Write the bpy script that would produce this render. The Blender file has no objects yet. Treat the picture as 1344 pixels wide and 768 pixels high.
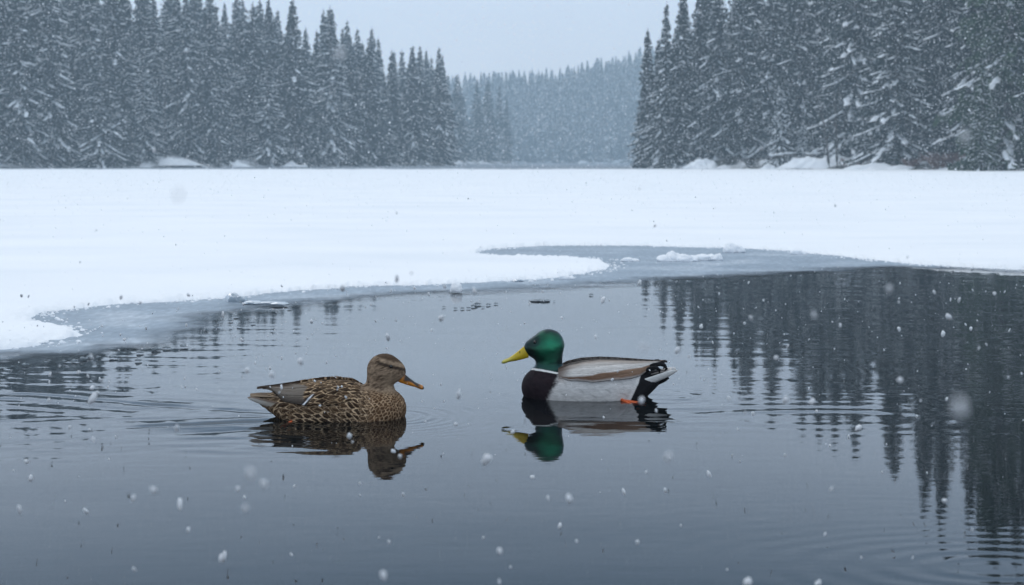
import bpy, math, random
import numpy as np
from mathutils import Vector, Matrix

R = math.radians
S = bpy.context.scene
COL = S.collection
rng = np.random.default_rng(7)
random.seed(7)

# ------------------------------------------------------------------ camera
FPX, CX, CY, HOR, CAMH = 1867.0, 672.0, 384.0, 212.0, 0.67
PITCH = math.atan((CY - HOR) / FPX)
cam_d = bpy.data.cameras.new('camera')
cam_d.sensor_width = 36.0
cam_d.lens = 36.0 * FPX / 1344.0
cam_d.clip_start = 0.05
cam_d.clip_end = 3000
cam_d.dof.use_dof = True
cam_d.dof.focus_distance = 3.95
cam_d.dof.aperture_fstop = 7.5
cam = bpy.data.objects.new('camera', cam_d)
COL.objects.link(cam)
cam.location = (0, 0, CAMH)
cam.rotation_euler = (math.pi / 2 - PITCH, 0, 0)
S.camera = cam

# ------------------------------------------------------------------ sky
SUN_EL, SUN_AZ = R(48), R(-40)            # azimuth from +Y towards +X
W = bpy.data.worlds.new('World')
S.world = W
W.use_nodes = True
nt = W.node_tree
nt.nodes.clear()
N = nt.nodes.new
out = N('ShaderNodeOutputWorld')
bg = N('ShaderNodeBackground')
sky = N('ShaderNodeTexSky')
sky.sky_type = 'NISHITA'
sky.sun_disc = False
sky.sun_elevation = SUN_EL
sky.sun_rotation = SUN_AZ
sky.air_density = 1.0
sky.dust_density = 4.0
tc = N('ShaderNodeTexCoord')
sep = N('ShaderNodeSeparateXYZ')
nt.links.new(tc.outputs['Generated'], sep.inputs[0])
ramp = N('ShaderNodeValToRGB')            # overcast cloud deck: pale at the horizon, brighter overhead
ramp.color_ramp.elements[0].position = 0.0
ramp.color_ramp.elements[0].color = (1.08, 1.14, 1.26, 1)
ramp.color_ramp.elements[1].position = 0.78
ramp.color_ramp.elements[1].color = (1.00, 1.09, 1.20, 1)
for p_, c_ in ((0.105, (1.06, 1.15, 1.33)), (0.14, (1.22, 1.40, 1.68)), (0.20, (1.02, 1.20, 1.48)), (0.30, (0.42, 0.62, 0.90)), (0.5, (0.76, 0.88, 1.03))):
    el = ramp.color_ramp.elements.new(p_)      # made-up bright and dark bands above the view, added to tone the water reflection
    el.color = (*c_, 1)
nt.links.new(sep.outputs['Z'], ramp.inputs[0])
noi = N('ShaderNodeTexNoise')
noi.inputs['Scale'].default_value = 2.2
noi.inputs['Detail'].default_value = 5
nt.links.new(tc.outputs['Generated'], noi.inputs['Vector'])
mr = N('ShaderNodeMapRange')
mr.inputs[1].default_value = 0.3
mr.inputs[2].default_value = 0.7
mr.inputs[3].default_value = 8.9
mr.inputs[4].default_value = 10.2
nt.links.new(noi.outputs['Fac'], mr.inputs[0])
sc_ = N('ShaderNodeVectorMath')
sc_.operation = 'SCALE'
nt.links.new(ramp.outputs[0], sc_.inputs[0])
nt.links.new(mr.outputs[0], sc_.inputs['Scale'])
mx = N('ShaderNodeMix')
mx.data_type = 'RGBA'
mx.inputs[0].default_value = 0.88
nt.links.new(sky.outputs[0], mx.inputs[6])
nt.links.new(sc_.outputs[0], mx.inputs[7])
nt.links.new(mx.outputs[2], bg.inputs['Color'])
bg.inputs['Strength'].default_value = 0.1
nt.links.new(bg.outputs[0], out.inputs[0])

sun_d = bpy.data.lights.new('sun', 'SUN')
sun_d.energy = 0.5
sun_d.angle = R(35)
sun_d.color = (1.0, 0.97, 0.93)
sun = bpy.data.objects.new('sun', sun_d)
COL.objects.link(sun)
sun.location = (-20, 20, 60)
dirv = Vector((math.sin(SUN_AZ) * math.cos(SUN_EL), math.cos(SUN_AZ) * math.cos(SUN_EL), math.sin(SUN_EL)))
sun.rotation_euler = dirv.to_track_quat('Z', 'Y').to_euler()

S.view_settings.view_transform = 'Standard'
S.view_settings.look = 'None'
S.view_settings.exposure = 0.0
S.view_settings.gamma = 1.0
S.view_settings.use_curve_mapping = False
S.render.engine = 'CYCLES'
S.cycles.max_bounces = 8
S.cycles.transparent_max_bounces = 12
S.cycles.volume_bounces = 1
S.cycles.caustics_reflective = False
S.cycles.caustics_refractive = False
HAZE = 0.00125


# ------------------------------------------------------------------ helpers
def ground(px, py, z=0.0):
    """pixel of the 1344x768 photograph -> point on the level plane z"""
    a, b = (px - CX) / FPX, -(py - CY) / FPX
    d = np.array([a, math.cos(PITCH) + b * math.sin(PITCH), -math.sin(PITCH) + b * math.cos(PITCH)])
    t = (z - CAMH) / d[2]
    return np.array([d[0] * t, d[1] * t, z])


def along(px, py, depth):
    a, b = (px - CX) / FPX, -(py - CY) / FPX
    d = np.array([a, math.cos(PITCH) + b * math.sin(PITCH), -math.sin(PITCH) + b * math.cos(PITCH)])
    return np.array([0, 0, CAMH]) + d * depth


def _hash(ix, iy, iz, seed):
    h = (ix.astype(np.int64) * 374761393 + iy.astype(np.int64) * 668265263 + iz.astype(np.int64) * 2147483647 + seed * 974711) & 0xffffffff
    h = ((h ^ (h >> 13)) * 1274126177) & 0xffffffff
    h = ((h ^ (h >> 16)) * 2246822519) & 0xffffffff
    return ((h ^ (h >> 15)) & 0xffffff) / float(0xffffff)


def vnoise(x, y, z=None, seed=0):
    """value noise in 0..1"""
    x = np.asarray(x, float)
    y = np.asarray(y, float)
    z = np.zeros_like(x) if z is None else np.asarray(z, float)
    x, y, z = np.broadcast_arrays(x, y, z)
    ix, iy, iz = np.floor(x), np.floor(y), np.floor(z)
    fx, fy, fz = x - ix, y - iy, z - iz
    fx, fy, fz = [f * f * (3 - 2 * f) for f in (fx, fy, fz)]
    r = 0
    for a in (0, 1):
        for b in (0, 1):
            for c in (0, 1):
                w = (fx if a else 1 - fx) * (fy if b else 1 - fy) * (fz if c else 1 - fz)
                r = r + w * _hash(ix + a, iy + b, iz + c, seed)
    return r


def fbm(x, y, z=None, seed=0, oct=4):
    x = np.asarray(x, float); y = np.asarray(y, float)
    s, a, t = 0, 1.0, 0
    f = 1.0
    for o in range(oct):
        s = s + a * (vnoise(x * f, y * f, None if z is None else np.asarray(z) * f, seed + o * 17) - 0.5)
        t += a
        a *= 0.5
        f *= 2.03
    return s / t * 2


def smooth(e0, e1, x):
    t = np.clip((x - e0) / (e1 - e0), 0, 1)
    return t * t * (3 - 2 * t)


def mesh_np(name, v, f, mats, smooth_shade=True, cols=None, fmat=None):
    """numpy verts (n,3) and faces (m,3|4) -> mesh"""
    v = np.asarray(v, np.float32)
    f = np.asarray(f, np.int32)
    me = bpy.data.meshes.new(name)
    k = f.shape[1]
    me.vertices.add(len(v))
    me.vertices.foreach_set('co', v.ravel())
    me.loops.add(f.size)
    me.loops.foreach_set('vertex_index', f.ravel())
    me.polygons.add(len(f))
    me.polygons.foreach_set('loop_start', np.arange(0, f.size, k, dtype=np.int32))
    me.polygons.foreach_set('use_smooth', np.full(len(f), smooth_shade, bool))
    for m in (mats if isinstance(mats, (list, tuple)) else [mats]):
        me.materials.append(m)
    if fmat is not None:
        me.polygons.foreach_set('material_index', np.asarray(fmat, np.int32))
    if cols is not None:
        ca = me.color_attributes.new('Col', 'FLOAT_COLOR', 'POINT')
        c4 = np.ones((len(v), 4), np.float32)
        c4[:, :3] = cols
        ca.data.foreach_set('color', c4.ravel())
    me.update(calc_edges=True)
    me.validate()
    return me


def link(name, me, parent=None, loc=None, rotz=None):
    o = bpy.data.objects.new(name, me)
    COL.objects.link(o)
    if parent is not None:
        o.parent = parent
    if loc is not None:
        o.location = [float(c) for c in loc]
    if rotz is not None:
        o.rotation_euler = (0, 0, rotz)
    return o


def tag(o, label, cat, group=None):
    o['label'] = label
    o['category'] = cat
    if group:
        o['group'] = group
    return o


def grid_faces(nr, nc, wrap=False):
    i = np.arange(nr - 1)[:, None]
    j = np.arange(nc if wrap else nc - 1)[None, :]
    j2 = (j + 1) % nc
    a = i * nc + j
    b = i * nc + j2
    c = (i + 1) * nc + j2
    d = (i + 1) * nc + j
    return np.stack([a, b, c, d], -1).reshape(-1, 4)


class Geo:
    """collects numpy pieces into one mesh"""
    def __init__(s):
        s.v, s.f, s.m, s.n = [], [], [], 0

    def add(s, v, f, m=0):
        v = np.asarray(v, float).reshape(-1, 3)
        f = np.asarray(f, int)
        s.v.append(v)
        s.f.append(f + s.n)
        s.m.append(np.full(len(f), m))
        s.n += len(v)

    def tube(s, pts, rad, k=8, m=0, squash=None):
        pts = np.asarray(pts, float)
        n = len(pts)
        rad = np.broadcast_to(np.asarray(rad, float), (n,))
        T = np.gradient(pts, axis=0)
        T /= np.linalg.norm(T, axis=1)[:, None] + 1e-9
        ref = np.array([0, 0, 1.0]) if abs(T[0, 2]) < 0.9 else np.array([1.0, 0, 0])
        A = np.cross(T, ref)
        A /= np.linalg.norm(A, axis=1)[:, None] + 1e-9
        B = np.cross(A, T)
        th = np.linspace(0, 2 * np.pi, k, endpoint=False)
        V = pts[:, None] + rad[:, None, None] * (np.cos(th)[None, :, None] * A[:, None] + np.sin(th)[None, :, None] * B[:, None])
        f = grid_faces(n, k, True)
        V = V.reshape(-1, 3)
        caps = np.array([pts[0], pts[-1]])
        c0, c1 = len(V), len(V) + 1
        q = np.arange(k)
        q2 = (q + 1) % k
        f = np.concatenate([f, np.stack([np.full(k, c0), q2, q, q], -1)[:, [0, 1, 2, 2]],
                            np.stack([np.full(k, c1), (n - 1) * k + q, (n - 1) * k + q2, (n - 1) * k + q2], -1)])
        V = np.concatenate([V, caps])
        # degenerate quads become triangles in validate(); keep them as thin fans instead
        s.add(V, f, m)

    def build(s, name, mats, smooth_shade=True):
        return mesh_np(name, np.concatenate(s.v), np.concatenate(s.f), mats, smooth_shade, None, np.concatenate(s.m))


# ------------------------------------------------------------------ materials
def mat(name, base=(0.5, 0.5, 0.5), rough=0.6, spec=0.5):
    m = bpy.data.materials.new(name)
    m.use_nodes = True
    b = m.node_tree.nodes['Principled BSDF']
    b.inputs['Base Color'].default_value = (*base, 1)
    b.inputs['Roughness'].default_value = rough
    b.inputs['Specular IOR Level'].default_value = spec
    return m, m.node_tree, b


def noise_node(t, scale, detail=4, coord='Object', stretch=None):
    tcn = t.nodes.new('ShaderNodeTexCoord')
    n = t.nodes.new('ShaderNodeTexNoise')
    n.inputs['Scale'].default_value = scale
    n.inputs['Detail'].default_value = detail
    if stretch:
        mp = t.nodes.new('ShaderNodeMapping')
        mp.inputs['Scale'].default_value = stretch
        t.links.new(tcn.outputs[coord], mp.inputs[0])
        t.links.new(mp.outputs[0], n.inputs['Vector'])
    else:
        t.links.new(tcn.outputs[coord], n.inputs['Vector'])
    return n


def ramp_node(t, fac, stops):
    r = t.nodes.new('ShaderNodeValToRGB')
    e = r.color_ramp.elements
    while len(e) < len(stops):
        e.new(0.5)
    for el, (p, c) in zip(e, stops):
        el.position = p
        el.color = (*c, 1)
    t.links.new(fac, r.inputs[0])
    return r


def bump(t, b, height, strength, dist):
    bn = t.nodes.new('ShaderNodeBump')
    bn.inputs['Strength'].default_value = strength
    bn.inputs['Distance'].default_value = dist
    t.links.new(height, bn.inputs['Height'])
    t.links.new(bn.outputs[0], b.inputs['Normal'])
    return bn


M = {}
# lake snow
m, t, b = mat('lake_snow', (0.88, 0.905, 0.93), 0.85, 0.2)
n = noise_node(t, 0.9, 7, 'Object', (0.5, 1.0, 1.0))
r_ = ramp_node(t, n.outputs[0], [(0.30, (0.84, 0.87, 0.90)), (0.50, (0.89, 0.91, 0.93)), (0.72, (0.92, 0.935, 0.95))])
t.links.new(r_.outputs[0], b.inputs['Base Color'])
n2 = noise_node(t, 70, 4)
bump(t, b, n2.outputs[0], 0.5, 0.006)
M['snow'] = m
# snow lying on hill / boughs
m, t, b = mat('bough_snow', (0.88, 0.91, 0.94), 0.9, 0.1)
n = noise_node(t, 1.5, 4)
bump(t, b, n.outputs[0], 0.4, 0.1)
M['bough_snow'] = m
# forest ground: snow with dark litter showing
m, t, b = mat('forest_floor', (0.8, 0.83, 0.87), 0.9, 0.1)
n = noise_node(t, 0.22, 6)
r_ = ramp_node(t, n.outputs[0], [(0.46, (0.06, 0.058, 0.052)), (0.58, (0.80, 0.83, 0.87))])
t.links.new(r_.outputs[0], b.inputs['Base Color'])
M['floor'] = m
# needles
m, t, b = mat('spruce_needles', (0.03, 0.045, 0.04), 0.75, 0.15)
n = noise_node(t, 1.1, 5)
r_ = ramp_node(t, n.outputs[0], [(0.3, (0.010, 0.018, 0.018)), (0.6, (0.022, 0.036, 0.033)), (0.8, (0.04, 0.055, 0.045))])
# a dusting of snow on the needles, patchy
n3 = noise_node(t, 2.6, 6)
geo = t.nodes.new('ShaderNodeNewGeometry')
sp = t.nodes.new('ShaderNodeSeparateXYZ')
t.links.new(geo.outputs['True Normal'], sp.inputs[0])
ab = t.nodes.new('ShaderNodeMath'); ab.operation = 'ABSOLUTE'
t.links.new(sp.outputs['Z'], ab.inputs[0])
mm = t.nodes.new('ShaderNodeMath'); mm.operation = 'MULTIPLY_ADD'
t.links.new(ab.outputs[0], mm.inputs[0])
mm.inputs[1].default_value = 0.22
t.links.new(n3.outputs[0], mm.inputs[2])
dust = t.nodes.new('ShaderNodeMapRange')
dust.inputs[1].default_value = 0.755
dust.inputs[2].default_value = 0.85
t.links.new(mm.outputs[0], dust.inputs[0])
mixc = t.nodes.new('ShaderNodeMix'); mixc.data_type = 'RGBA'
t.links.new(dust.outputs[0], mixc.inputs[0])
t.links.new(r_.outputs[0], mixc.inputs[6])
mixc.inputs[7].default_value = (0.55, 0.60, 0.66, 1)
t.links.new(mixc.outputs[2], b.inputs['Base Color'])
M['needles'] = m
m2 = m.copy(); m2.name = 'green_needles'      # the greener tree at the far right
for nd in m2.node_tree.nodes:
    if nd.type == 'VALTORGB':
        for el, c in zip(nd.color_ramp.elements, [(0.012, 0.028, 0.012), (0.026, 0.055, 0.022), (0.045, 0.08, 0.03)]):
            el.color = (*c, 1)
M['needles_green'] = m2
m3 = m.copy(); m3.name = 'dark_needles'       # nearer right bank
for nd in m3.node_tree.nodes:
    if nd.type == 'VALTORGB':
        for el, c in zip(nd.color_ramp.elements, [(0.005, 0.011, 0.010), (0.012, 0.024, 0.018), (0.028, 0.042, 0.030)]):
            el.color = (*c, 1)
M['needles_dark'] = m3
# bark
m, t, b = mat('bark', (0.06, 0.05, 0.045), 0.9, 0.1)
n = noise_node(t, 3, 5, 'Object', (1, 1, 0.2))
r_ = ramp_node(t, n.outputs[0], [(0.35, (0.03, 0.026, 0.024)), (0.7, (0.10, 0.085, 0.075))])
t.links.new(r_.outputs[0], b.inputs['Base Color'])
bump(t, b, n.outputs[0], 0.6, 0.05)
M['bark'] = m
m, t, b = mat('red_twigs', (0.13, 0.055, 0.04), 0.8, 0.2)
n = noise_node(t, 5, 3)
r_ = ramp_node(t, n.outputs[0], [(0.3, (0.09, 0.045, 0.035)), (0.7, (0.20, 0.085, 0.06))])
t.links.new(r_.outputs[0], b.inputs['Base Color'])
M['twigs'] = m
# frosted pond ice
m, t, b = mat('pond_ice', (0.3, 0.36, 0.42), 0.5, 0.35)
n = noise_node(t, 2.2, 7)
r_ = ramp_node(t, n.outputs[0], [(0.32, (0.24, 0.30, 0.36)), (0.52, (0.34, 0.41, 0.48)), (0.72, (0.52, 0.58, 0.64))])
n5 = noise_node(t, 38, 6, 'Object', (1, 0.35, 1))
r5 = ramp_node(t, n5.outputs[0], [(0.36, (0.86, 0.87, 0.88)), (0.55, (1, 1, 1)), (0.70, (1.22, 1.2, 1.18))])
mg = t.nodes.new('ShaderNodeMix'); mg.data_type = 'RGBA'; mg.blend_type = 'MULTIPLY'
mg.inputs[0].default_value = 1.0
t.links.new(r_.outputs[0], mg.inputs[6])
t.links.new(r5.outputs[0], mg.inputs[7])
t.links.new(mg.outputs[2], b.inputs['Base Color'])
n2 = noise_node(t, 55, 5)
mr2 = t.nodes.new('ShaderNodeMapRange')
mr2.inputs[1].default_value = 0.3; mr2.inputs[2].default_value = 0.7
mr2.inputs[3].default_value = 0.35; mr2.inputs[4].default_value = 0.75
t.links.new(n.outputs[0], mr2.inputs[0])
t.links.new(mr2.outputs[0], b.inputs['Roughness'])
bump(t, b, n2.outputs[0], 0.3, 0.003)
at = t.nodes.new('ShaderNodeVertexColor')
at.layer_name = 'Col'
trp = t.nodes.new('ShaderNodeBsdfTransparent')      # the sheet thins out towards the open water
msx = t.nodes.new('ShaderNodeMixShader')
sr = t.nodes.new('ShaderNodeSeparateColor')
t.links.new(at.outputs[0], sr.inputs[0])
t.links.new(sr.outputs[0], msx.inputs[0])
t.links.new(trp.outputs[0], msx.inputs[1])
t.links.new(b.outputs[0], msx.inputs[2])
t.links.new(msx.outputs[0], t.nodes['Material Output'].inputs[0])
M['ice'] = m
m, t, b = mat('clear_ice', (0.42, 0.50, 0.57), 0.3, 0.5)
n = noise_node(t, 40, 4)
bump(t, b, n.outputs[0], 0.5, 0.004)
b.inputs['Transmission Weight'].default_value = 0.35
M['clear_ice'] = m
m, t, b = mat('slush', (0.06, 0.07, 0.08), 0.35, 0.5)
n = noise_node(t, 60, 4)
r_ = ramp_node(t, n.outputs[0], [(0.4, (0.14, 0.17, 0.19)), (0.7, (0.36, 0.41, 0.45))])
t.links.new(r_.outputs[0], b.inputs['Base Color'])
M['slush'] = m
m, t, b = mat('far_ice', (0.16, 0.19, 0.23), 0.6, 0.3)
n = noise_node(t, 0.15, 5)
r_ = ramp_node(t, n.outputs[0], [(0.35, (0.10, 0.12, 0.15)), (0.7, (0.24, 0.28, 0.33))])
t.links.new(r_.outputs[0], b.inputs['Base Color'])
M['far_ice'] = m
# pond bed
m, t, b = mat('pond_bed', (0.09, 0.075, 0.055), 0.9, 0.1)
n = noise_node(t, 2.5, 6)
r_ = ramp_node(t, n.outputs[0], [(0.3, (0.018, 0.016, 0.014)), (0.7, (0.06, 0.05, 0.038))])
t.links.new(r_.outputs[0], b.inputs['Base Color'])
M['bed'] = m
# water
m = bpy.data.materials.new('pond_water')
m.use_nodes = True
t = m.node_tree
t.nodes.clear()
o_ = t.nodes.new('ShaderNodeOutputMaterial')
gl = t.nodes.new('ShaderNodeBsdfGlossy')
gl.inputs['Roughness'].default_value = 0.0
gl.inputs['Color'].default_value = (0.98, 0.99, 1, 1)
fr = t.nodes.new('ShaderNodeFresnel')
fr.inputs['IOR'].default_value = 1.42
df = t.nodes.new('ShaderNodeBsdfDiffuse')
df.inputs['Color'].default_value = (0.004, 0.007, 0.009, 1)
tr = t.nodes.new('ShaderNodeBsdfTransparent')
tr.inputs['Color'].default_value = (0.75, 0.80, 0.80, 1)
ms1 = t.nodes.new('ShaderNodeMixShader')
ms1.inputs[0].default_value = 0.4
t.links.new(df.outputs[0], ms1.inputs[1])
t.links.new(tr.outputs[0], ms1.inputs[2])
ms2 = t.nodes.new('ShaderNodeMixShader')
t.links.new(fr.outputs[0], ms2.inputs[0])
t.links.new(ms1.outputs[0], ms2.inputs[1])
t.links.new(gl.outputs[0], ms2.inputs[2])
t.links.new(ms2.outputs[0], o_.inputs[0])
wn = noise_node(t, 9.0, 3, 'Object', (1.0, 3.0, 1.0))
bn = t.nodes.new('ShaderNodeBump')
bn.inputs['Strength'].default_value = 0.022
bn.inputs['Distance'].default_value = 0.01
t.links.new(wn.outputs[0], bn.inputs['Height'])
for s_ in (gl, fr):
    t.links.new(bn.outputs[0], s_.inputs['Normal'])
M['water'] = m
# flakes
m, t, b = mat('snowflake_ice', (0.95, 0.97, 1.0), 0.7, 0.3)
n = noise_node(t, 300, 2)
r_ = ramp_node(t, n.outputs[0], [(0.3, (0.95, 0.96, 0.97)), (0.7, (0.98, 0.985, 0.99))])
t.links.new(r_.outputs[0], b.inputs['Base Color'])
trn = t.nodes.new('ShaderNodeBsdfTranslucent')
trn.inputs['Color'].default_value = (0.95, 0.97, 1, 1)
msx = t.nodes.new('ShaderNodeMixShader')
msx.inputs[0].default_value = 0.42
trp = t.nodes.new('ShaderNodeBsdfTransparent')       # gaps between the crystals
msy = t.nodes.new('ShaderNodeMixShader')
msy.inputs[0].default_value = 0.12
t.links.new(b.outputs[0], msx.inputs[1])
t.links.new(trn.outputs[0], msx.inputs[2])
t.links.new(msx.outputs[0], msy.inputs[1])
t.links.new(trp.outputs[0], msy.inputs[2])
t.links.new(msy.outputs[0], t.nodes['Material Output'].inputs[0])
M['flake'] = m
m = m.copy(); m.name = 'fine_snow'
_ms = [nd for nd in m.node_tree.nodes if nd.type == 'MIX_SHADER' and abs(nd.inputs[0].default_value - 0.42) < 1e-4][0]
_ms.inputs[0].default_value = 0.45
m.node_tree.links.new(_ms.outputs[0], m.node_tree.nodes['Material Output'].inputs[0])
M['flake_fine'] = m
# plumage (colours carried on the mesh, fine barbs from noise)
m, t, b = mat('plumage', (0.3, 0.25, 0.2), 0.75, 0.10)
at = t.nodes.new('ShaderNodeVertexColor')
at.layer_name = 'Col'
n = noise_node(t, 260, 3, 'Object', (0.25, 1, 1))
mixp = t.nodes.new('ShaderNodeMix'); mixp.data_type = 'RGBA'; mixp.blend_type = 'MULTIPLY'
mixp.inputs[0].default_value = 0.5
rr = ramp_node(t, n.outputs[0], [(0.3, (0.72, 0.72, 0.72)), (0.7, (1.15, 1.15, 1.15))])
t.links.new(at.outputs[0], mixp.inputs[6])
t.links.new(rr.outputs[0], mixp.inputs[7])  # iridescent green, with the cheek's highlight painted in as a brighter patch
t.links.new(mixp.outputs[2], b.inputs['Base Color'])
bump(t, b, n.outputs[0], 0.35, 0.0012)
M['plumage'] = m
m, t, b = mat('green_head_plumage', (0.0, 0.1, 0.05), 0.33, 0.5)
at = t.nodes.new('ShaderNodeVertexColor')
at.layer_name = 'Col'
lw = t.nodes.new('ShaderNodeLayerWeight')
lw.inputs[0].default_value = 0.25
mixp = t.nodes.new('ShaderNodeMix'); mixp.data_type = 'RGBA'
t.links.new(lw.outputs['Facing'], mixp.inputs[0])
t.links.new(at.outputs[0], mixp.inputs[6])
mixp.inputs[7].default_value = (0.01, 0.03, 0.07, 1)
t.links.new(mixp.outputs[2], b.inputs['Base Color'])
b.inputs['Metallic'].default_value = 0.75
b.inputs['Coat Weight'].default_value = 0.25
b.inputs['Coat Roughness'].default_value = 0.3
n = noise_node(t, 300, 3, 'Object', (0.3, 1, 0.6))
bump(t, b, n.outputs[0], 0.4, 0.001)
M['green'] = m
m, t, b = mat('bill_horn', (0.5, 0.4, 0.05), 0.38, 0.4)
at = t.nodes.new('ShaderNodeVertexColor')
at.layer_name = 'Col'
n = noise_node(t, 180, 3)
rr = ramp_node(t, n.outputs[0], [(0.3, (0.8, 0.8, 0.8)), (0.7, (1.1, 1.1, 1.1))])
mixp = t.nodes.new('ShaderNodeMix'); mixp.data_type = 'RGBA'; mixp.blend_type = 'MULTIPLY'
mixp.inputs[0].default_value = 0.6
t.links.new(at.outputs[0], mixp.inputs[6])
t.links.new(rr.outputs[0], mixp.inputs[7])
t.links.new(mixp.outputs[2], b.inputs['Base Color'])
M['bill'] = m
m, t, b = mat('eye_dark', (0.006, 0.005, 0.004), 0.06, 0.6)
n = noise_node(t, 50, 2)
M['eye'] = m
m, t, b = mat('orange_foot', (0.62, 0.10, 0.02), 0.45, 0.4)
n = noise_node(t, 120, 3)
r_ = ramp_node(t, n.outputs[0], [(0.3, (0.52, 0.075, 0.015)), (0.7, (0.72, 0.14, 0.03))])
t.links.new(r_.outputs[0], b.inputs['Base Color'])
M['foot'] = m

# ------------------------------------------------------------------ outlines of the lake, pond and ice


def catmull(p, n=8):
    p = np.asarray(p, float)
    q = np.concatenate([p[-1:], p, p[:2]])
    o = []
    for i in range(len(p)):
        a, b_, c, d = q[i], q[i + 1], q[i + 2], q[i + 3]
        for u in np.arange(n) / n:
            o.append(0.5 * (2 * b_ + (c - a) * u + (2 * a - 5 * b_ + 4 * c - d) * u * u + (3 * b_ - a - 3 * c + d) * u ** 3))
    return np.array(o)


def sdist(X, Y, poly):
    """signed distance to a closed polygon, positive outside"""
    x, y = X.ravel(), Y.ravel()
    d2 = np.full(x.shape, 1e18)
    ins = np.zeros(x.shape, bool)
    P, Q = poly, np.roll(poly, -1, 0)
    for (ax, ay), (bx, by) in zip(P, Q):
        ex, ey = bx - ax, by - ay
        L = ex * ex + ey * ey + 1e-12
        h = np.clip(((x - ax) * ex + (y - ay) * ey) / L, 0, 1)
        d2 = np.minimum(d2, (x - ax - ex * h) ** 2 + (y - ay - ey * h) ** 2)
        c = ((ay > y) != (by > y))
        if abs(by - ay) > 1e-12:
            ins ^= c & (x < (bx - ax) * (y - ay) / (by - ay) + ax)
    d = np.sqrt(d2)
    return np.where(ins, -d, d).reshape(X.shape)


def pix(l):
    return [tuple(ground(a, b_)[:2]) for a, b_ in l]


snow_edge = pix([(0, 461), (50, 452), (85, 446), (108, 440), (98, 433), (62, 427), (52, 420), (62, 413), (100, 408), (160, 401), (230, 397),
                 (300, 392), (360, 386), (420, 381), (480, 377), (540, 376), (600, 374), (660, 371), (720, 367), (765, 361), (794, 354), (800, 349),
                 (788, 343), (760, 340), (720, 338), (680, 337.5), (648, 336), (624, 332.5), (650, 328), (690, 325), (740, 323.5), (820, 323.5), (900, 325.5),
                 (960, 327), (1020, 329.5), (1080, 335), (1130, 341), (1180, 346), (1250, 351), (1344, 356)])
off = [(4.2, 8.3), (7.0, 7.2), (9.5, 3.0), (9.5, -2.0), (6.0, -4.0), (0, -3.6), (-6, -4.0), (-8.0, 0.5), (-6.5, 3.4), (-3.4, 4.3)]
POND = catmull(snow_edge + off, 5)
ice_edge = pix([(0, 482), (60, 474), (130, 470), (190, 463), (240, 458), (280, 449), (305, 432), (330, 418), (350, 412), (400, 405), (470, 398), (540, 392), (600, 389),
                (680, 385), (760, 381), (830, 377), (880, 371), (960, 367), (1040, 362), (1110, 357.5), (1180, 354.5), (1250, 355.5), (1344, 359)])
off2 = [(4.1, 8.1), (6.8, 6.8), (9.2, 2.8), (9.2, -1.9), (5.8, -3.7), (0, -3.3), (-5.8, -3.7), (-7.6, 0.4), (-6.2, 3.1), (-3.2, 4.05)]
OPEN = catmull(ice_edge + off2, 5)


def pd(px, D):
    return ((px - CX) / FPX * D, D)


LAKE = np.array([pd(-1500, 80), pd(-500, 125), pd(0, 152), pd(300, 178), pd(480, 200), pd(590, 232), pd(592, 320), pd(676, 445), pd(640, 520), pd(575, 545), pd(590, 596), pd(740, 604), pd(900, 606), pd(960, 560),
                 pd(940, 330), pd(900, 230), pd(850, 175), pd(836, 156), pd(860, 146), pd(1000, 131), pd(1180, 113), pd(1344, 97), pd(1700, 80), pd(2600, 60), (55, 10), (40, -12), (-40, -12), (-70, 15)])

# ------------------------------------------------------------------ the ground: pond bed, lake bed, banks and hills in one sheet
gx = np.concatenate([np.linspace(-255, -60, 60)[:-1], np.linspace(-60, 95, 105)[:-1], np.linspace(95, 255, 50)])
gy = np.concatenate([np.linspace(-14, 60, 24)[:-1], np.linspace(60, 260, 130)[:-1], np.linspace(260, 790, 150)])
GX, GY = np.meshgrid(gx, gy)


def terrain(X, Y):
    X = np.asarray(X, float); Y = np.asarray(Y, float)
    d = sdist(X, Y, LAKE)
    nz = fbm(X / 22, Y / 22, seed=3) * 2.2 + fbm(X / 6, Y / 6, seed=4) * 0.5
    z = np.where(d < 0, -0.4, 0.0)
    far = smooth(250, 330, Y) * smooth(60, -10, X - 40)
    bank = 0.08 + 0.22 * smooth(0, 2.5, d) + 0.17 * np.clip(d, 0, 45) + 0.09 * np.clip(d - 45, 0, 90) + nz * smooth(1, 14, d)
    hillf = 0.36 * np.clip(d, 0, 125) * (0.72 + np.clip((X + 30) / 93, -0.6, 1.6) * 0.33) + nz * smooth(1, 14, d)
    bank = bank + (hillf + 0.3 - bank) * smooth(420, 560, Y) * smooth(-140, -70, X)
    near = smooth(62, 40, Y)                                  # low shore round the photographer
    bank = bank * (1 - 0.8 * near)
    return np.where(d < 0, -0.4 * smooth(0, -0.8, d) + 0.1 * smooth(-0.8, 0, d), np.maximum(bank, 0.1))


GZ = terrain(GX, GY)
gf = grid_faces(len(gy), len(gx))
cen = np.stack([GX, GY, GZ], -1).reshape(-1, 3)[gf].mean(1)
fm = np.where((np.abs(cen[:, 0]) < 40) & (cen[:, 1] < 60) & (cen[:, 2] < 0.05), 1, 0)
g = link('ground', mesh_np('ground', np.stack([GX, GY, GZ], -1).reshape(-1, 3), gf, [M['floor'], M['bed']], True, None, fm))
g['kind'] = 'structure'

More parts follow.
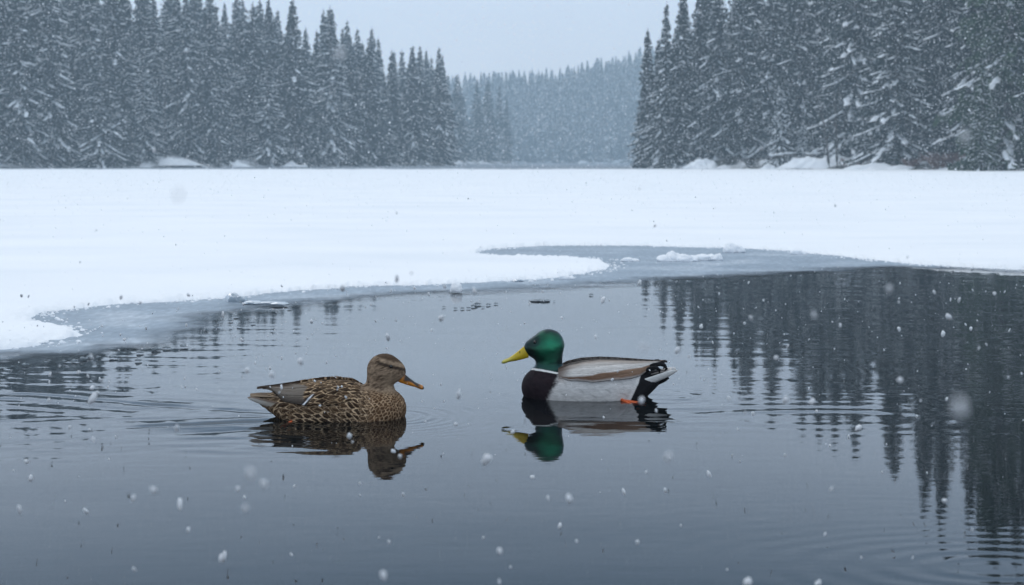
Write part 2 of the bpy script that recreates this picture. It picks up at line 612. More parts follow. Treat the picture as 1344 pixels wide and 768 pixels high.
# ------------------------------------------------------------------ snow sheet on the lake
rows = [-11.5, -8, -6, -5]
rows += list(np.arange(-4.6, 3.4, 0.12))
y = 3.4
while y < 13.2:
    rows.append(y)
    y += y * y / (CAMH * FPX) * 1.25
while y < 124:
    rows.append(y)
    y *= 1.018
rows += [124.0, 126.0]
rows = np.array(rows)
ncol = 1150
sx = np.linspace(-1, 1, ncol)
sx = np.sign(sx) * (0.72 * np.abs(sx) + 0.28 * np.abs(sx) ** 3)
SX = sx[None, :] * (0.46 * np.abs(rows[:, None]) * (1 + 0.0 * rows[:, None]) + 2.6)
wide = smooth(3.0, 1.0, rows)[:, None]
SX = SX * (1 - wide) + sx[None, :] * 14 * wide
SY = np.broadcast_to(rows[:, None], SX.shape)
dp = sdist(SX, SY, POND)
wob = fbm(SX * 3, SY * 3, seed=11) * 0.05 + fbm(SX * 14, SY * 14, seed=12) * 0.035 + fbm(SX * 45, SY * 45, seed=13, oct=2) * 0.018
dps = dp + wob * smooth(2.0, 0.3, np.abs(dp))
th = 0.029 + 0.010 * smooth(0.1, 1.2, dps) + 0.010 * fbm(SX * 0.7, SY * 0.7, seed=14)
zs = th * (1 - np.exp(-np.clip(dps, 0, None) / 0.034))
lump = np.clip(fbm(SX * 26, SY * 26, seed=15, oct=3), -0.2, 1)
zs = zs + np.where(dps > 0, (lump * 0.022 + fbm(SX * 70, SY * 70, seed=19, oct=2) * 0.007) * np.exp(-np.clip(dps, 0, None) / 0.13) * smooth(0, 0.02, dps), 0)
zs = zs + fbm(SX * 0.35, SY * 0.35, seed=16) * 0.030 * smooth(0.5, 3, dps) + fbm(SX * 1.1, SY * 1.6, seed=26) * 0.010 * smooth(0.2, 1, dps) + fbm(SX * 6, SY * 6, seed=18) * 0.0022 * smooth(0.05, 0.3, dps)
zs = np.where(dps < 0, -0.05 * smooth(0, -0.03, dps), zs)
zs = np.where(SY > 121 + 1.5 * fbm(SX * 0.1, SX * 0, seed=17), -0.08, zs)
zs = np.where(SY < -11, -0.1, zs)
sv = np.stack([SX, SY, zs], -1).reshape(-1, 3)
sf = grid_faces(*SX.shape)
keep = (dps.reshape(-1)[sf] > -0.06).any(1)
sf = sf[keep]
used = np.zeros(len(sv), bool)
used[sf.ravel()] = True
idx = np.cumsum(used) - 1
o = link('snow_cover', mesh_np('snow_cover', sv[used], idx[sf], M['snow']))
o['kind'] = 'structure'

# crumbs of snow broken off along the rim
NC = 1500
_sl = np.linalg.norm(np.roll(POND, -1, 0) - POND, axis=1) * (np.arange(len(POND)) < len(POND) * 0.82)
ci = rng.choice(len(POND), NC, p=_sl / _sl.sum())
cp = POND[ci] + (POND[(ci + 1) % len(POND)] - POND[ci]) * rng.uniform(0, 1, NC)[:, None]
cq = cp + rng.normal(0, 1, (NC, 2)) * np.array([0.08, 0.04])
ck = (np.abs(sdist(cq[:, 0], cq[:, 1], POND)) < 0.12) & (cq[:, 1] > 3.5) & (cq[:, 1] < 13)
cq = cq[ck]
cr = rng.uniform(0.003, 0.011, len(cq)) * rng.uniform(0.5, 1, len(cq))
ico = np.array([(math.cos(a) * math.cos(e), math.sin(a) * math.cos(e), math.sin(e)) for e in (-0.3, 0.55) for a in np.arange(6) * math.pi / 3 + (e > 0) * 0.5] + [(0, 0, 1)])
icf = np.array([(i, (i + 1) % 6, 6 + i) for i in range(6)] + [((i + 1) % 6, 6 + (i + 1) % 6, 6 + i) for i in range(6)] + [(6 + i, 6 + (i + 1) % 6, 12) for i in range(6)])
cv = (ico[None] + rng.normal(0, 0.15, (len(cq), 13, 3))) * cr[:, None, None] * np.array([1.3, 1.1, 0.9]) + np.concatenate([cq, np.full((len(cq), 1), 0.007)], 1)[:, None]
o = link('snow_crumbs', mesh_np('snow_crumbs', cv.reshape(-1, 3), (icf[None] + np.arange(len(cq))[:, None, None] * 13).reshape(-1, 3), M['snow']))
o['kind'] = 'stuff'
o['label'] = 'small white crumbs of snow scattered along the rim of the lake snow'

# far wet ice beyond the snow
fx = np.linspace(-170, 200, 80)
fy = np.linspace(110, 640, 90)
FX, FY = np.meshgrid(fx, fy)
o = link('lake_ice', mesh_np('lake_ice', np.stack([FX, FY, 0 * FX - 0.02], -1).reshape(-1, 3), grid_faces(90, 80), M['far_ice']))
o['kind'] = 'structure'

# ------------------------------------------------------------------ thin pond ice round the open water
m_ = (rows > -6) & (rows < 14)
IX, IY = SX[m_], SY[m_]
di = sdist(IX, IY, OPEN)
wob = fbm(IX * 4, IY * 4, seed=21) * 0.09 + fbm(IX * 16, IY * 16, seed=22) * 0.045 + fbm(IX * 50, IY * 50, seed=23, oct=2) * 0.012
dis = di + wob
zi = 0.0055 * smooth(-0.01, 0.05, dis) - 0.012 * smooth(0.0, -0.03, dis)
zi = zi + np.where(dis > 0, fbm(IX * 30, IY * 30, seed=24, oct=3) * 0.0022, 0)
# crumbly rim along the water
zi = zi + np.where(dis > 0, np.clip(fbm(IX * 22, IY * 30, seed=25, oct=3), 0, 1) * 0.006 * np.exp(-np.clip(dis, 0, None) / 0.10), 0)
iv = np.stack([IX, IY, zi], -1).reshape(-1, 3)
if_ = grid_faces(*IX.shape)
dpi = dps[m_].reshape(-1)
keep = (dis.reshape(-1)[if_] > -0.05).any(1) & (dpi[if_] < 0.5).any(1)
if_ = if_[keep]
used = np.zeros(len(iv), bool)
used[if_.ravel()] = True
idx = np.cumsum(used) - 1
thin = smooth(-0.01, 0.42, dis + 0.12 * fbm(IX * 5, IY * 9, seed=27)).reshape(-1) * 0.93
o = link('pond_ice', mesh_np('pond_ice', iv[used], idx[if_], M['ice'], True, np.repeat(thin[used][:, None], 3, 1)))
o['kind'] = 'structure'

# ------------------------------------------------------------------ the open water, with ripples
HEN = ground(432.4, 546.3)
DRAKE = ground(785.8, 519.4)
wrows = [-5.2, -4, -3, -2, -1, 0, 0.5, 0.9]
y = 1.2
while y < 12.0:
    wrows.append(y)
    y += max(0.006, y * y / (CAMH * FPX) * 1.15)
wrows = np.array(wrows)
nc = 1000
ws = np.linspace(-1, 1, nc)
ws = np.sign(ws) * (0.75 * np.abs(ws) + 0.25 * np.abs(ws) ** 4)
WX = ws[None, :] * (0.43 * np.abs(wrows[:, None]) + 3.0)
wd = smooth(1.2, 0.0, wrows)[:, None]
WX = WX * (1 - wd) + ws[None, :] * 10.5 * wd
WY = np.broadcast_to(wrows[:, None], WX.shape).copy()


def rings(cx, cy, lam, amp, reach, start=0.0, ex=1.0, ph=0.0):
    r = np.sqrt(((WX - cx) / ex) ** 2 + (WY - cy) ** 2) + 1e-6
    r = r + 0.35 * lam * fbm(WX * 2.2 + cx, WY * 5 + cy, seed=34) * smooth(0.05, 0.3, r)
    k = 2 * np.pi / lam
    return amp * np.sin(k * r + ph) * smooth(start, start + lam, r) * np.exp(-np.clip(r - start, 0, None) / reach)


def wake(px, py, fwd, amp, lam, length, slope):
    """diverging wave trains behind a swimming bird; fwd = +1 / -1 along X"""
    s = -(WX - px) * fwd                     # distance astern
    q = np.abs(WY - py)
    side = np.sign(WY - py)
    bend = fbm(WX * 1.3, WY * 1.3, seed=31) * 0.05
    c = q - slope * np.clip(s, 0, None) + bend
    env = smooth(0.0, 0.15, s) * np.exp(-np.clip(s, 0, None) / length) * np.exp(-(c / (0.10 + 0.16 * np.clip(s, 0, None))) ** 2)
    dirc = np.cos(0.30) * (q + bend) - np.sin(0.30) * s
    brk = 0.12 + 1.0 * smooth(-0.25, 0.35, fbm(WX * 2.6 + side * 9, WY * 7, seed=32))
    ph_ = 2 * np.pi * dirc / lam + 3.2 * fbm(WX * 1.5, WY * 3.0 + 7, seed=33, oct=4)
    return amp * env * brk * (np.sin(ph_) + 0.3 * np.sin(2 * ph_ + 0.8))


eta = 0
eta = eta + wake(HEN[0] + 0.12, HEN[1], 1, 0.0019, 0.095, 1.9, 0.36)
eta = eta + 0.6 * wake(HEN[0] - 0.1, HEN[1], 1, 0.0010, 0.06, 1.3, 0.20)
eta = eta + wake(DRAKE[0] - 0.12, DRAKE[1], -1, 0.00022, 0.06, 0.5, 0.30)
eta = eta + rings(HEN[0] + 0.17, HEN[1] - 0.01, 0.032, 0.00100, 0.09, 0.05)
eta = eta + rings(DRAKE[0] - 0.19, DRAKE[1], 0.028, 0.00050, 0.07, 0.05)
# wavelets along both bellies
eta = eta + rings(HEN[0] - 0.08, HEN[1], 0.040, 0.00032, 0.10, 0.10, 2.2, 1.0)
eta = eta + rings(DRAKE[0] + 0.13, DRAKE[1], 0.040, 0.00045, 0.07, 0.06, 1.6)
# old rings on the right and at the lower right corner
c1 = ground(1085, 548)
eta = eta + rings(c1[0], c1[1], 0.085, 0.0010, 0.12, 0.02, 3.0) * (0.4 + 0.9 * smooth(-0.3, 0.3, fbm(WX * 2.5, WY * 9, seed=51)))
c2 = ground(1310, 745)
eta = eta + rings(c2[0], c2[1], 0.045, 0.00022, 0.16, 0.02, 1.8)
c3 = ground(870, 440)
eta = eta + rings(c3[0] + 0.25, c3[1], 0.12, 0.00025, 0.35, 0.02, 2.5) * smooth(-0.3, 0.3, fbm(WX * 2, WY * 7, seed=52))
# light breeze: long-crested wavelets, stronger left, right and far, nearly still in front
br = (0.06 + 1.5 * smooth(-0.35, -1.1, WX) * smooth(5.6, 4.6, WY) * smooth(2.9, 3.4, WY) + 1.35 * smooth(0.5, 1.1, WX) * smooth(3.3, 4.4, WY) + 0.55 * smooth(4.6, 6.0, WY))
near_d = np.exp(-(((WX - HEN[0] - 0.1) / 0.5) ** 2 + ((WY - HEN[1] + 0.3) / 0.45) ** 2)) + np.exp(-(((WX - DRAKE[0] + 0.05) / 0.5) ** 2 + ((WY - DRAKE[1] + 0.35) / 0.5) ** 2))
br = br * (1 - 0.55 * np.clip(near_d, 0, 1))
br = br * (0.5 + 0.5 * smooth(-0.35, 0.35, fbm(WX * 0.8, WY * 1.8, seed=41)))
w1 = fbm(WX * 2.4 + 0.25 * WY + 0.5 * fbm(WX * 1.1, WY * 2, seed=45), WY * 11 + 0.9 * fbm(WX * 1.7, WY * 2.6, seed=46), seed=42, oct=4) * 0.00100
w2 = fbm(WX * 9, WY * 34, seed=43, oct=3) * 0.00042
eta = eta + br * (w1 + w2) * np.where(WY > 1.5, 1, 0)
eta = eta + fbm(WX * 1.1, WY * 3.0, seed=44, oct=2) * 0.0004
for (bx0, by0, x0_, x1_, a_) in ((HEN[0], HEN[1], -0.30, 0.06, 1.0), (DRAKE[0], DRAKE[1], -0.06, 0.28, 0.7)):      # bodies stir the water beside them
    msk = smooth(x0_ - 0.12, x0_ + 0.05, WX - bx0) * smooth(x1_ + 0.06, x1_ - 0.06, WX - bx0) * smooth(-0.62, -0.30, WY - by0) * smooth(0.12, 0.0, WY - by0)
    eta = eta + a_ * msk * (fbm(WX * 5 + 2 * WY, WY * 24 + 0.6 * fbm(WX * 3, WY * 4, seed=47), seed=48, oct=3) * 0.0018)
eta = eta * smooth(0.9, 2.0, WY)
wv = np.stack([WX, WY, eta], -1).reshape(-1, 3)
wf = grid_faces(*WX.shape)
dw = sdist(WX, WY, OPEN).reshape(-1)
wf = wf[(dw[wf] < 0.35).any(1)]
used = np.zeros(len(wv), bool)
used[wf.ravel()] = True
idx = np.cumsum(used) - 1
o = link('pond_water', mesh_np('pond_water', wv[used], idx[wf], M['water']))
o['kind'] = 'structure'


# ------------------------------------------------------------------ lumps of snow and ice on the pond edge
def blob(radii, seed, amp=0.35, nu=20, nv=28, cut=-0.35):
    u = np.linspace(0.001, np.pi - 0.001, nu)[:, None]
    v = np.linspace(0, 2 * np.pi, nv, endpoint=False)[None, :]
    d = np.stack([np.sin(u) * np.cos(v), np.sin(u) * np.sin(v), np.cos(u) * np.ones_like(v)], -1)
    rr_ = 1 + amp * fbm(d[..., 0] * 1.7 + seed * 3.1, d[..., 1] * 1.7, d[..., 2] * 1.7, seed=seed) + 0.4 * amp * fbm(d[..., 0] * 6 + seed, d[..., 1] * 6, d[..., 2] * 6, seed=seed + 5, oct=2)
    P = d * rr_[..., None] * np.asarray(radii)
    P[..., 2] = np.maximum(P[..., 2], cut * radii[2])
    return P.reshape(-1, 3), grid_faces(nu, nv, True)


def lumps(name, px, py, parts, material, label, cat, group=None, z=0.006):
    """one lump made of merged rounded clods; parts = (dx, dy, rx, ry, rz)"""
    p = ground(px, py, z)
    G = Geo()
    for k, (dx, dy, rx, ry, rz) in enumerate(parts):
        v, f = blob((rx, ry, rz), int(px * 7 + k * 13) % 997)
        v[:, 0] += dx; v[:, 1] += dy; v[:, 2] += 0.33 * rz
        v[:, 2] *= 1.35 if material is M['snow'] else 1.0
        G.add(v, f)
    return tag(link(name, G.build(name, [material]), None, p), label, cat, group)


lumps('snow_lump', 886, 343, [(-0.07, 0, 0.055, 0.05, 0.024), (-0.01, 0.02, 0.06, 0.05, 0.034), (0.06, 0, 0.06, 0.05, 0.026), (0.11, 0.02, 0.045, 0.04, 0.018)], M['snow'],
      'heaped white snow lump on the grey ice behind the drake, left piece of the pair', 'snow lump')
lumps('snow_lump', 921, 341.5, [(-0.06, 0, 0.05, 0.05, 0.018), (0.0, 0.0, 0.06, 0.05, 0.022), (0.07, 0.02, 0.05, 0.05, 0.020), (0.11, 0, 0.03, 0.03, 0.024)], M['snow'],
      'lower white snow lump on grey ice, touching the heaped one on its right', 'snow lump')
lumps('snow_lump', 963, 331.5, [(-0.02, 0, 0.055, 0.05, 0.040), (0.035, 0, 0.045, 0.04, 0.030)], M['snow'],
      'round white snow lump against the far snow rim, right of the lump pair', 'snow lump')
lumps('snow_lump', 1045, 334, [(0, 0, 0.045, 0.04, 0.022), (0.05, 0, 0.03, 0.03, 0.014)], M['snow'],
      'small flat snow lump at the far snow rim, the one furthest right', 'snow lump')
lumps('snow_lump', 599.5, 382.5, [(0, 0, 0.030, 0.028, 0.026), (-0.012, 0, 0.022, 0.02, 0.02)], M['snow'],
      'single rounded snowball on the ice between the snow edge and the two ducks', 'snow lump')
lumps('snow_lump', 741, 366.5, [(0, 0, 0.035, 0.03, 0.015), (0.03, 0, 0.025, 0.02, 0.010)], M['snow'],
      'crumbled snow lump just off the front edge of the pointed snow tongue', 'snow lump')
lumps('snow_lump', 823, 343, [(0, 0, 0.04, 0.035, 0.014), (0.05, 0, 0.03, 0.03, 0.010)], M['snow'],
      'low snow lump on the ice beyond the tip of the pointed snow tongue', 'snow lump')
lumps('ice_chunk', 309, 396, [(-0.01, 0, 0.035, 0.03, 0.030), (0.025, 0, 0.03, 0.03, 0.022)], M['clear_ice'],
      'upright clear grey ice chunk at the snow edge, behind the hen', 'ice chunk')
lumps('ice_chunk', 338, 399, [(-0.02, 0, 0.05, 0.04, 0.012), (0.05, 0, 0.05, 0.04, 0.010), (0.11, -0.03, 0.04, 0.03, 0.010)], M['clear_ice'],
      'low broken slab of clear ice beside the upright ice chunk', 'ice chunk')
lumps('ice_chunk', 709, 395.5, [(-0.02, 0, 0.030, 0.03, 0.008), (0.015, 0, 0.032, 0.03, 0.009)], M['slush'],
      'dark oblong floe floating alone on open water above the drake', 'ice chunk', None, 0.001)
lumps('ice_chunk', 679, 369.5, [(0, 0, 0.04, 0.03, 0.010)], M['clear_ice'],
      'thin clear ice flake at the front rim of the snow tongue', 'ice chunk')
bits = [(16, 481, .5), (32, 479, 1), (60, 476, .8), (84, 474, .7), (97, 474, 1), (108, 471.5, 1.3), (116, 469, .9), (128, 469, .8), (147, 469.5, 1.4), (180, 473.5, 1.1), (182, 463, 1.2),
        (203, 459, 1.5), (217, 457, 1.3), (240, 455, 1.3), (269, 432, .8), (276, 443, .7), (302, 421, .9), (309, 415.5, 1.2), (313, 428, .9), (331, 424, .9), (283, 429, 1.1), (359, 409, 1.0), (379, 405, .9),
        (582, 403, .7), (597, 405, .8), (606, 405, .9), (614, 404.5, .9), (621, 402, 1.3), (626, 399.5, 1.4), (640, 400, 1.0), (650, 398.5, .9), (633, 403, .7),
        (775, 387, 1.0), (727, 395, .5)]
for k, (px, py, s) in enumerate(bits):
    r0 = 0.0062 * s
    far_bits = px > 560
    lumps('slush_bit', px, py, [(0, 0, r0 * 1.2, r0, r0 * 0.8), (r0 * 1.5, r0 * 0.4, r0 * 0.8, r0 * 0.7, r0 * 0.6)], M['slush'],
          'tiny dark slush bit floating on the water above and between the two ducks' if far_bits else 'tiny dark slush bit along the ice rim on the left of the pond', 'slush bit',
          'slush bits between the ducks' if far_bits else 'slush bits along the left ice rim', 0.004)


# ------------------------------------------------------------------ spruces
def spruce(seed, H=20.0, R0=3.1, snow=0.5, bare=0.04, ragged=0.25, power=0.85, pad=1.0):
    """crown (needles + snow) and trunk meshes of one spruce of height H"""
    rs = np.random.default_rng(seed)
    G = Geo()
    quadv, quadm = [], []

    def quads(P0, A, B, mi):
        # P0 corner centre line start, A along, B half-width
        V = np.stack([P0 - B, P0 + B, P0 + A + B * 0.35, P0 + A - B * 0.35], 1)
        quadv.append(V.reshape(-1, 3))
        quadm.append(np.full(len(V), mi))

    z = H * bare + 0.3
    while z < H * 0.995:
        f = z / H
        Rm = R0 * (1 - f) ** power * (1 - 0.15 * smooth(0.7, 0.98, f)) + 0.06
        if f < 0.12:
            Rm *= 0.75 + 2 * f
        nb = int(rs.integers(8, 12)) if f < 0.9 else 4
        a0 = rs.uniform(0, 6.28)
        for k in range(nb):
            if rs.uniform() < 0.06:
                continue
            az = a0 + k * 6.283 / nb + rs.normal(0, 0.25)
            L = Rm * (1 - ragged * rs.uniform(0, 1) ** 1.5 + 0.12 * rs.normal())
            L = max(L, 0.12)
            zb = z + rs.normal(0, 0.12)
            droop = (0.22 + 0.62 * (1 - f)) * rs.uniform(0.75, 1.25)
            if f > 0.88:
                droop = 0.1 - 4.0 * (f - 0.88)
            out_ = np.array([math.cos(az), math.sin(az), 0])
            side = np.array([-math.sin(az), math.cos(az), 0])
            ns = max(3, int(L / 0.24))
            tt = (np.arange(ns) + rs.uniform(0, 1, ns) * 0.8) / ns
            tt = np.clip(tt, 0.06, 1)
            P = out_ * (tt * L)[:, None]
            P[:, 2] = zb - droop * L * tt ** 1.2 * 0.9 + 0.14 * L * tt ** 3
            # twigs each side, hanging a little
            for sgn in (-1, 1, 0):
                tl = (0.22 + 0.34 * (1 - tt)) * min(1.0, 0.35 + L / 2.2) * rs.uniform(0.7, 1.3, ns)
                if sgn == 0:
                    tl *= 0.8
                A = out_ * (0.55 + 0.25 * rs.uniform(size=ns))[:, None] + side * sgn * (0.8 + 0.2 * rs.uniform(size=ns))[:, None]
                A[:, 2] = -0.25 - 0.45 * rs.uniform(size=ns)
                if f > 0.85:
                    A[:, 2] = 0.2
                A *= tl[:, None]
                wv_ = (0.07 + 0.06 * rs.uniform(size=ns)) * min(1.0, 0.45 + L / 2.5)
                Bv = np.cross(A, rs.normal(0, 0.6, (ns, 3)) + np.array([0, 0, 1.0]))
                Bv /= np.linalg.norm(Bv, axis=1)[:, None] + 1e-9
                quads(P + rs.normal(0, 0.04, (ns, 3)), A, Bv * wv_[:, None], 0)
                # curtains hanging from the spine
            nh = ns
            A = rs.normal(0, 0.1, (nh, 3)) + out_ * 0.10
            A[:, 2] = -rs.uniform(0.25, 0.75, nh) * min(1.0, 0.4 + L / 2.5)
            Bv = out_ * 0.13 + rs.normal(0, 0.06, (nh, 3))
            quads(P, A, Bv, 0)
            # snow pads riding on the bough
            if rs.uniform() < 0.12 + snow and L > 0.25:
                on = rs.uniform(size=ns) < (0.25 + 0.75 * snow) * smooth(0.1, 0.65, tt) * 1.5 / pad
                Q = P[on]
                nq = len(Q)
                if nq:
                    up = np.array([0, 0, 1.0])
                    ln = pad * rs.uniform(0.35, 1.0, nq) * min(1.0, 0.4 + L / 2.4)
                    wd_ = (0.5 + 0.5 * pad) * rs.uniform(0.06, 0.19, nq) * min(1.0, 0.4 + L / 2.4)
                    dirq = out_ * 0.95 + side * rs.normal(0, 0.3, nq)[:, None]
                    dirq[:, 2] = -droop * 0.75 + rs.normal(0, 0.12, nq)
                    sd = np.cross(dirq, up)
                    sd /= np.linalg.norm(sd, axis=1)[:, None] + 1e-9
                    c0 = Q + up * 0.05
                    a_ = c0 - dirq * ln[:, None] * 0.5
                    b_ = c0 + dirq * ln[:, None] * 0.5
                    rid = up * 0.085
                    for s2 in (-1, 1):
                        V = np.stack([a_ + rid * 0.5, b_ + rid * 0.3, c0 + dirq * ln[:, None] * 0.3 + sd * (s2 * wd_)[:, None] - up * 0.06,
                                      c0 - dirq * ln[:, None] * 0.35 + sd * (s2 * wd_)[:, None] - up * 0.05], 1)
                        quadv.append(V.reshape(-1, 3))
                        quadm.append(np.full(nq, 1))
        z += (0.34 + 0.50 * (1 - f)) * rs.uniform(0.8, 1.2) * (H / 20) ** 0.5
    V = np.concatenate(quadv)
    F = np.arange(len(V)).reshape(-1, 4)
    crown = (V, F, np.concatenate(quadm))
    T = Geo()
    zz = np.linspace(-0.8, H * 1.02, 14)
    wob_ = np.stack([fbm(zz / 6, zz * 0 + seed, seed=seed) * 0.12, fbm(zz / 6, zz * 0 + seed + 5, seed=seed) * 0.12, zz], -1)
    T.tube(wob_, 0.26 * np.clip(1 - (zz + 0.8) / (H * 1.02 + 0.8), 0, 1) ** 0.8 + 0.02, 9)
    return crown, T


def tree_meshes(seed, needle, **kw):
    (V, F, mi), T = spruce(seed, **kw)
    return (mesh_np('crown', V, F, [needle, M['bough_snow']], False, None, mi), T.build('trunk', [M['bark']]), kw.get('H', 20.0))


KINDS_ = [tree_meshes(101 + i, M['needles'], H=20.0, R0=r, snow=s, ragged=rg, power=pw, pad=1.2)
          for i, (r, s, rg, pw) in enumerate([(4.0, .34, .3, .95), (3.5, .16, .35, .9), (4.4, .44, .4, 1.0), (3.1, .22, .3, .85), (3.9, .52, .45, .95), (4.3, .12, .35, .9)])]
KINDS_R = [tree_meshes(151 + i, M['needles_dark'], H=20.0, R0=r, snow=s, ragged=rg, power=pw, pad=1.45)
           for i, (r, s, rg, pw) in enumerate([(4.0, .32, .3, .95), (3.6, .14, .35, .9), (4.4, .46, .4, 1.0), (3.2, .2, .3, .85), (4.1, .56, .45, .95)])]
LADEN = tree_meshes(201, M['needles'], H=10.0, R0=2.3, snow=.9, ragged=.2, power=.95)
SLIM = tree_meshes(202, M['needles'], H=14.0, R0=1.6, snow=.25, ragged=.3, power=.75)
GREEN = tree_meshes(203, M['needles_green'], H=20.0, R0=3.3, snow=.25, ragged=.3, power=.7)


def plant(kind, x, y, h, label, group=None, fat=1.0, name='spruce_tree'):
    cm, tm, H = kind
    zt = float(terrain(np.array([x]), np.array([y]))[0])
    e = link(name, None, None, (x, y, zt - 0.05), random.uniform(0, 6.28))
    s = h / H
    e.scale = (s * fat, s * fat, s)
    link('crown', cm, e)
    link('trunk', tm, e)
    return tag(e, label, 'tree', group)


def env(tab, px):
    return np.interp(px, [a for a, _ in tab], [b_ for _, b_ in tab])


ENV_L = [(-400, 380), (0, 345), (100, 325), (150, 292), (200, 270), (300, 232), (345, 216), (390, 202), (440, 196), (480, 176), (510, 163), (545, 150), (578, 146), (590, 118), (620, 120), (660, 100)]
ENV_C = [(560, 112), (600, 116), (650, 120), (700, 122), (730, 126), (760, 132), (800, 140), (840, 152), (880, 160)]
ENV_R = [(830, 150), (850, 178), (870, 204), (885, 216), (900, 228), (1000, 318), (1080, 372), (1200, 425), (1300, 528), (1400, 540), (1700, 420)]
cnt = {}


def shore(D_tab, px):
    return float(np.interp(px, [a for a, _ in D_tab], [b_ for _, b_ in D_tab]))


SH_L = [(-500, 125), (0, 152), (300, 178), (480, 200), (590, 232), (618, 262)]
SH_R = [(836, 156), (860, 146), (1000, 131), (1180, 113), (1344, 97), (1700, 80)]
SH_C = [(560, 592), (640, 598), (740, 604), (900, 606)]


def forest(SH, ENV, px0, px1, rows_, step, label, group, gaps=(), umin=0.62, hmax=31, lim=300, front_label=None, kinds=None, hill=False):
    n_ = 0
    for k, s in enumerate(rows_):
        px = px0 + random.uniform(0, 20)
        while px < px1:
            D = shore(SH, px) + s + random.uniform(-1.5, 1.5)
            stp = step * FPX / D
            pxx = px + random.uniform(-0.3, 0.3) * stp
            px += stp * random.uniform(0.8, 1.25)
            if k < 2 and any(a < pxx < b_ for a, b_ in gaps):
                continue
            x = (pxx - CX) / FPX * D
            if float(sdist(np.array([x]), np.array([D]), LAKE)[0]) < 0.8:
                continue
            zt = float(terrain(np.array([x]), np.array([D]))[0])
            u = random.uniform(umin, 1.0) if k < len(rows_) - 2 else random.uniform(0.86, 1.0)
            if k == 0:
                u *= random.uniform(0.6, 0.95)
            h = env(ENV, pxx) * u * D / FPX + CAMH - zt
            if h < 4:
                continue
            h = min(h, hmax)
            kind = random.choice(kinds or KINDS_)
            if hill:
                h = min(h, random.uniform(14, 22))
            fat = random.uniform(0.95, 1.3) * (20.0 / h) ** 0.35
            plant(kind, x, D, h, (front_label if (k == 0 and front_label) else label), group + (' at the shore' if (k == 0 and front_label) else ''), fat)
            n_ += 1
    cnt[group] = n_


forest(SH_L, ENV_L, -70, 616, (2.5, 7, 12, 18, 25, 32, 40, 44), 3.9, 'snow dusted spruce standing in the crowded wood on the left bank', 'spruces of the left bank wood',
       gaps=((206, 246), (296, 330), (366, 384)), front_label='hazy spruce in the front line of the left bank, its foot at the ice')
forest(SH_R, ENV_R, 842, 1470, (2.5, 7, 12, 17, 23, 30), 3.9, 'dark snow dusted spruce standing in the crowded wood on the right bank', 'spruces of the right bank wood',
       gaps=((905, 940), (995, 1055), (1060, 1102), (1180, 1250)), front_label='dark spruce in the front line of the right bank, its foot at the snow', kinds=KINDS_R)
forest([(585, 326), (668, 444)], [(585, 122), (600, 119), (630, 113), (660, 100), (705, 80)], 588, 668, (3, 10, 18, 27), 6.0,
       'hazy spruce on the low point behind the end of the left bank', 'spruces of the low point', umin=0.82)
forest(SH_C, ENV_C, 578, 868, (3, 84, 102), 6.4, 'pale spruce fading into the haze on the far shore between the banks', 'spruces of the far shore', umin=0.9, hill=True)

# the wood that clothes the far hill between them, one hazy mass
rs_ = np.random.default_rng(77)
dv, df_, dm, dn = [], [], [], 0
for i in range(620):
    D_ = rs_.uniform(600, 735)
    px_i = rs_.uniform(570, 905)
    x_ = (px_i - CX) / FPX * D_
    zt_ = float(terrain(np.array([x_]), np.array([D_]))[0])
    if zt_ < 0.1:
        continue
    h_ = min(env(ENV_C, px_i) * rs_.uniform(.86, .98) * D_ / FPX + CAMH - zt_, rs_.uniform(13, 21))
    if h_ < 5:
        continue
    n1 = 260
    f_ = rs_.uniform(0, 1, n1) ** 0.8
    a_ = rs_.uniform(0, 6.28, n1)
    r_t = 0.17 * h_ * (1 - f_) * rs_.uniform(0.55, 1.0, n1) + 0.1
    P = np.stack([np.cos(a_) * r_t, np.sin(a_) * r_t, f_ * h_], -1)
    o_d = np.stack([np.cos(a_), np.sin(a_), -0.55 + 0 * a_], -1) * (0.45 + 0.9 * (1 - f_))[:, None]
    s_d = np.stack([-np.sin(a_), np.cos(a_), 0 * a_], -1) * (0.25 + 0.45 * (1 - f_))[:, None]
    q = np.stack([P - o_d * .6 - s_d * .4, P - o_d * .6 + s_d * .4, P + o_d * .4 + s_d, P + o_d * .4 - s_d], 1) + np.array([x_, D_, zt_])
    dv.append(q.reshape(-1, 3)); dm.append((rs_.uniform(size=n1) < 0.22).astype(int))
    core = np.array([[x_ + math.cos(t_) * .1 * h_, D_ + math.sin(t_) * .1 * h_, zt_] for t_ in (0, 1.57, 3.14, 4.71)])
    for k_ in range(4):
        a0_, b0_ = core[k_], core[(k_ + 1) % 4]
        tp_ = np.array([x_, D_, zt_ + h_])
        dv.append(np.stack([a0_, b0_, tp_ + (b0_ - a0_) * .01, tp_ - (b0_ - a0_) * .01])); dm.append(np.zeros(1, int))
dv = np.concatenate(dv)
o = link('distant_forest', mesh_np('distant_forest', dv, np.arange(len(dv)).reshape(-1, 4), [M['needles'], M['bough_snow']], False, None, np.concatenate(dm)))
o['kind'] = 'stuff'
o['label'] = 'misty spruce wood covering the far hill in the gap between the banks'

# trees one can pick out
def named(kind, px, D, top_px, label, fat=1.0):
    x = (px - CX) / FPX * D
    zt = float(terrain(np.array([x]), np.array([D]))[0])
    h = (HOR - top_px) * D / FPX + CAMH - zt
    return plant(kind, x, D, h, label, None, fat)


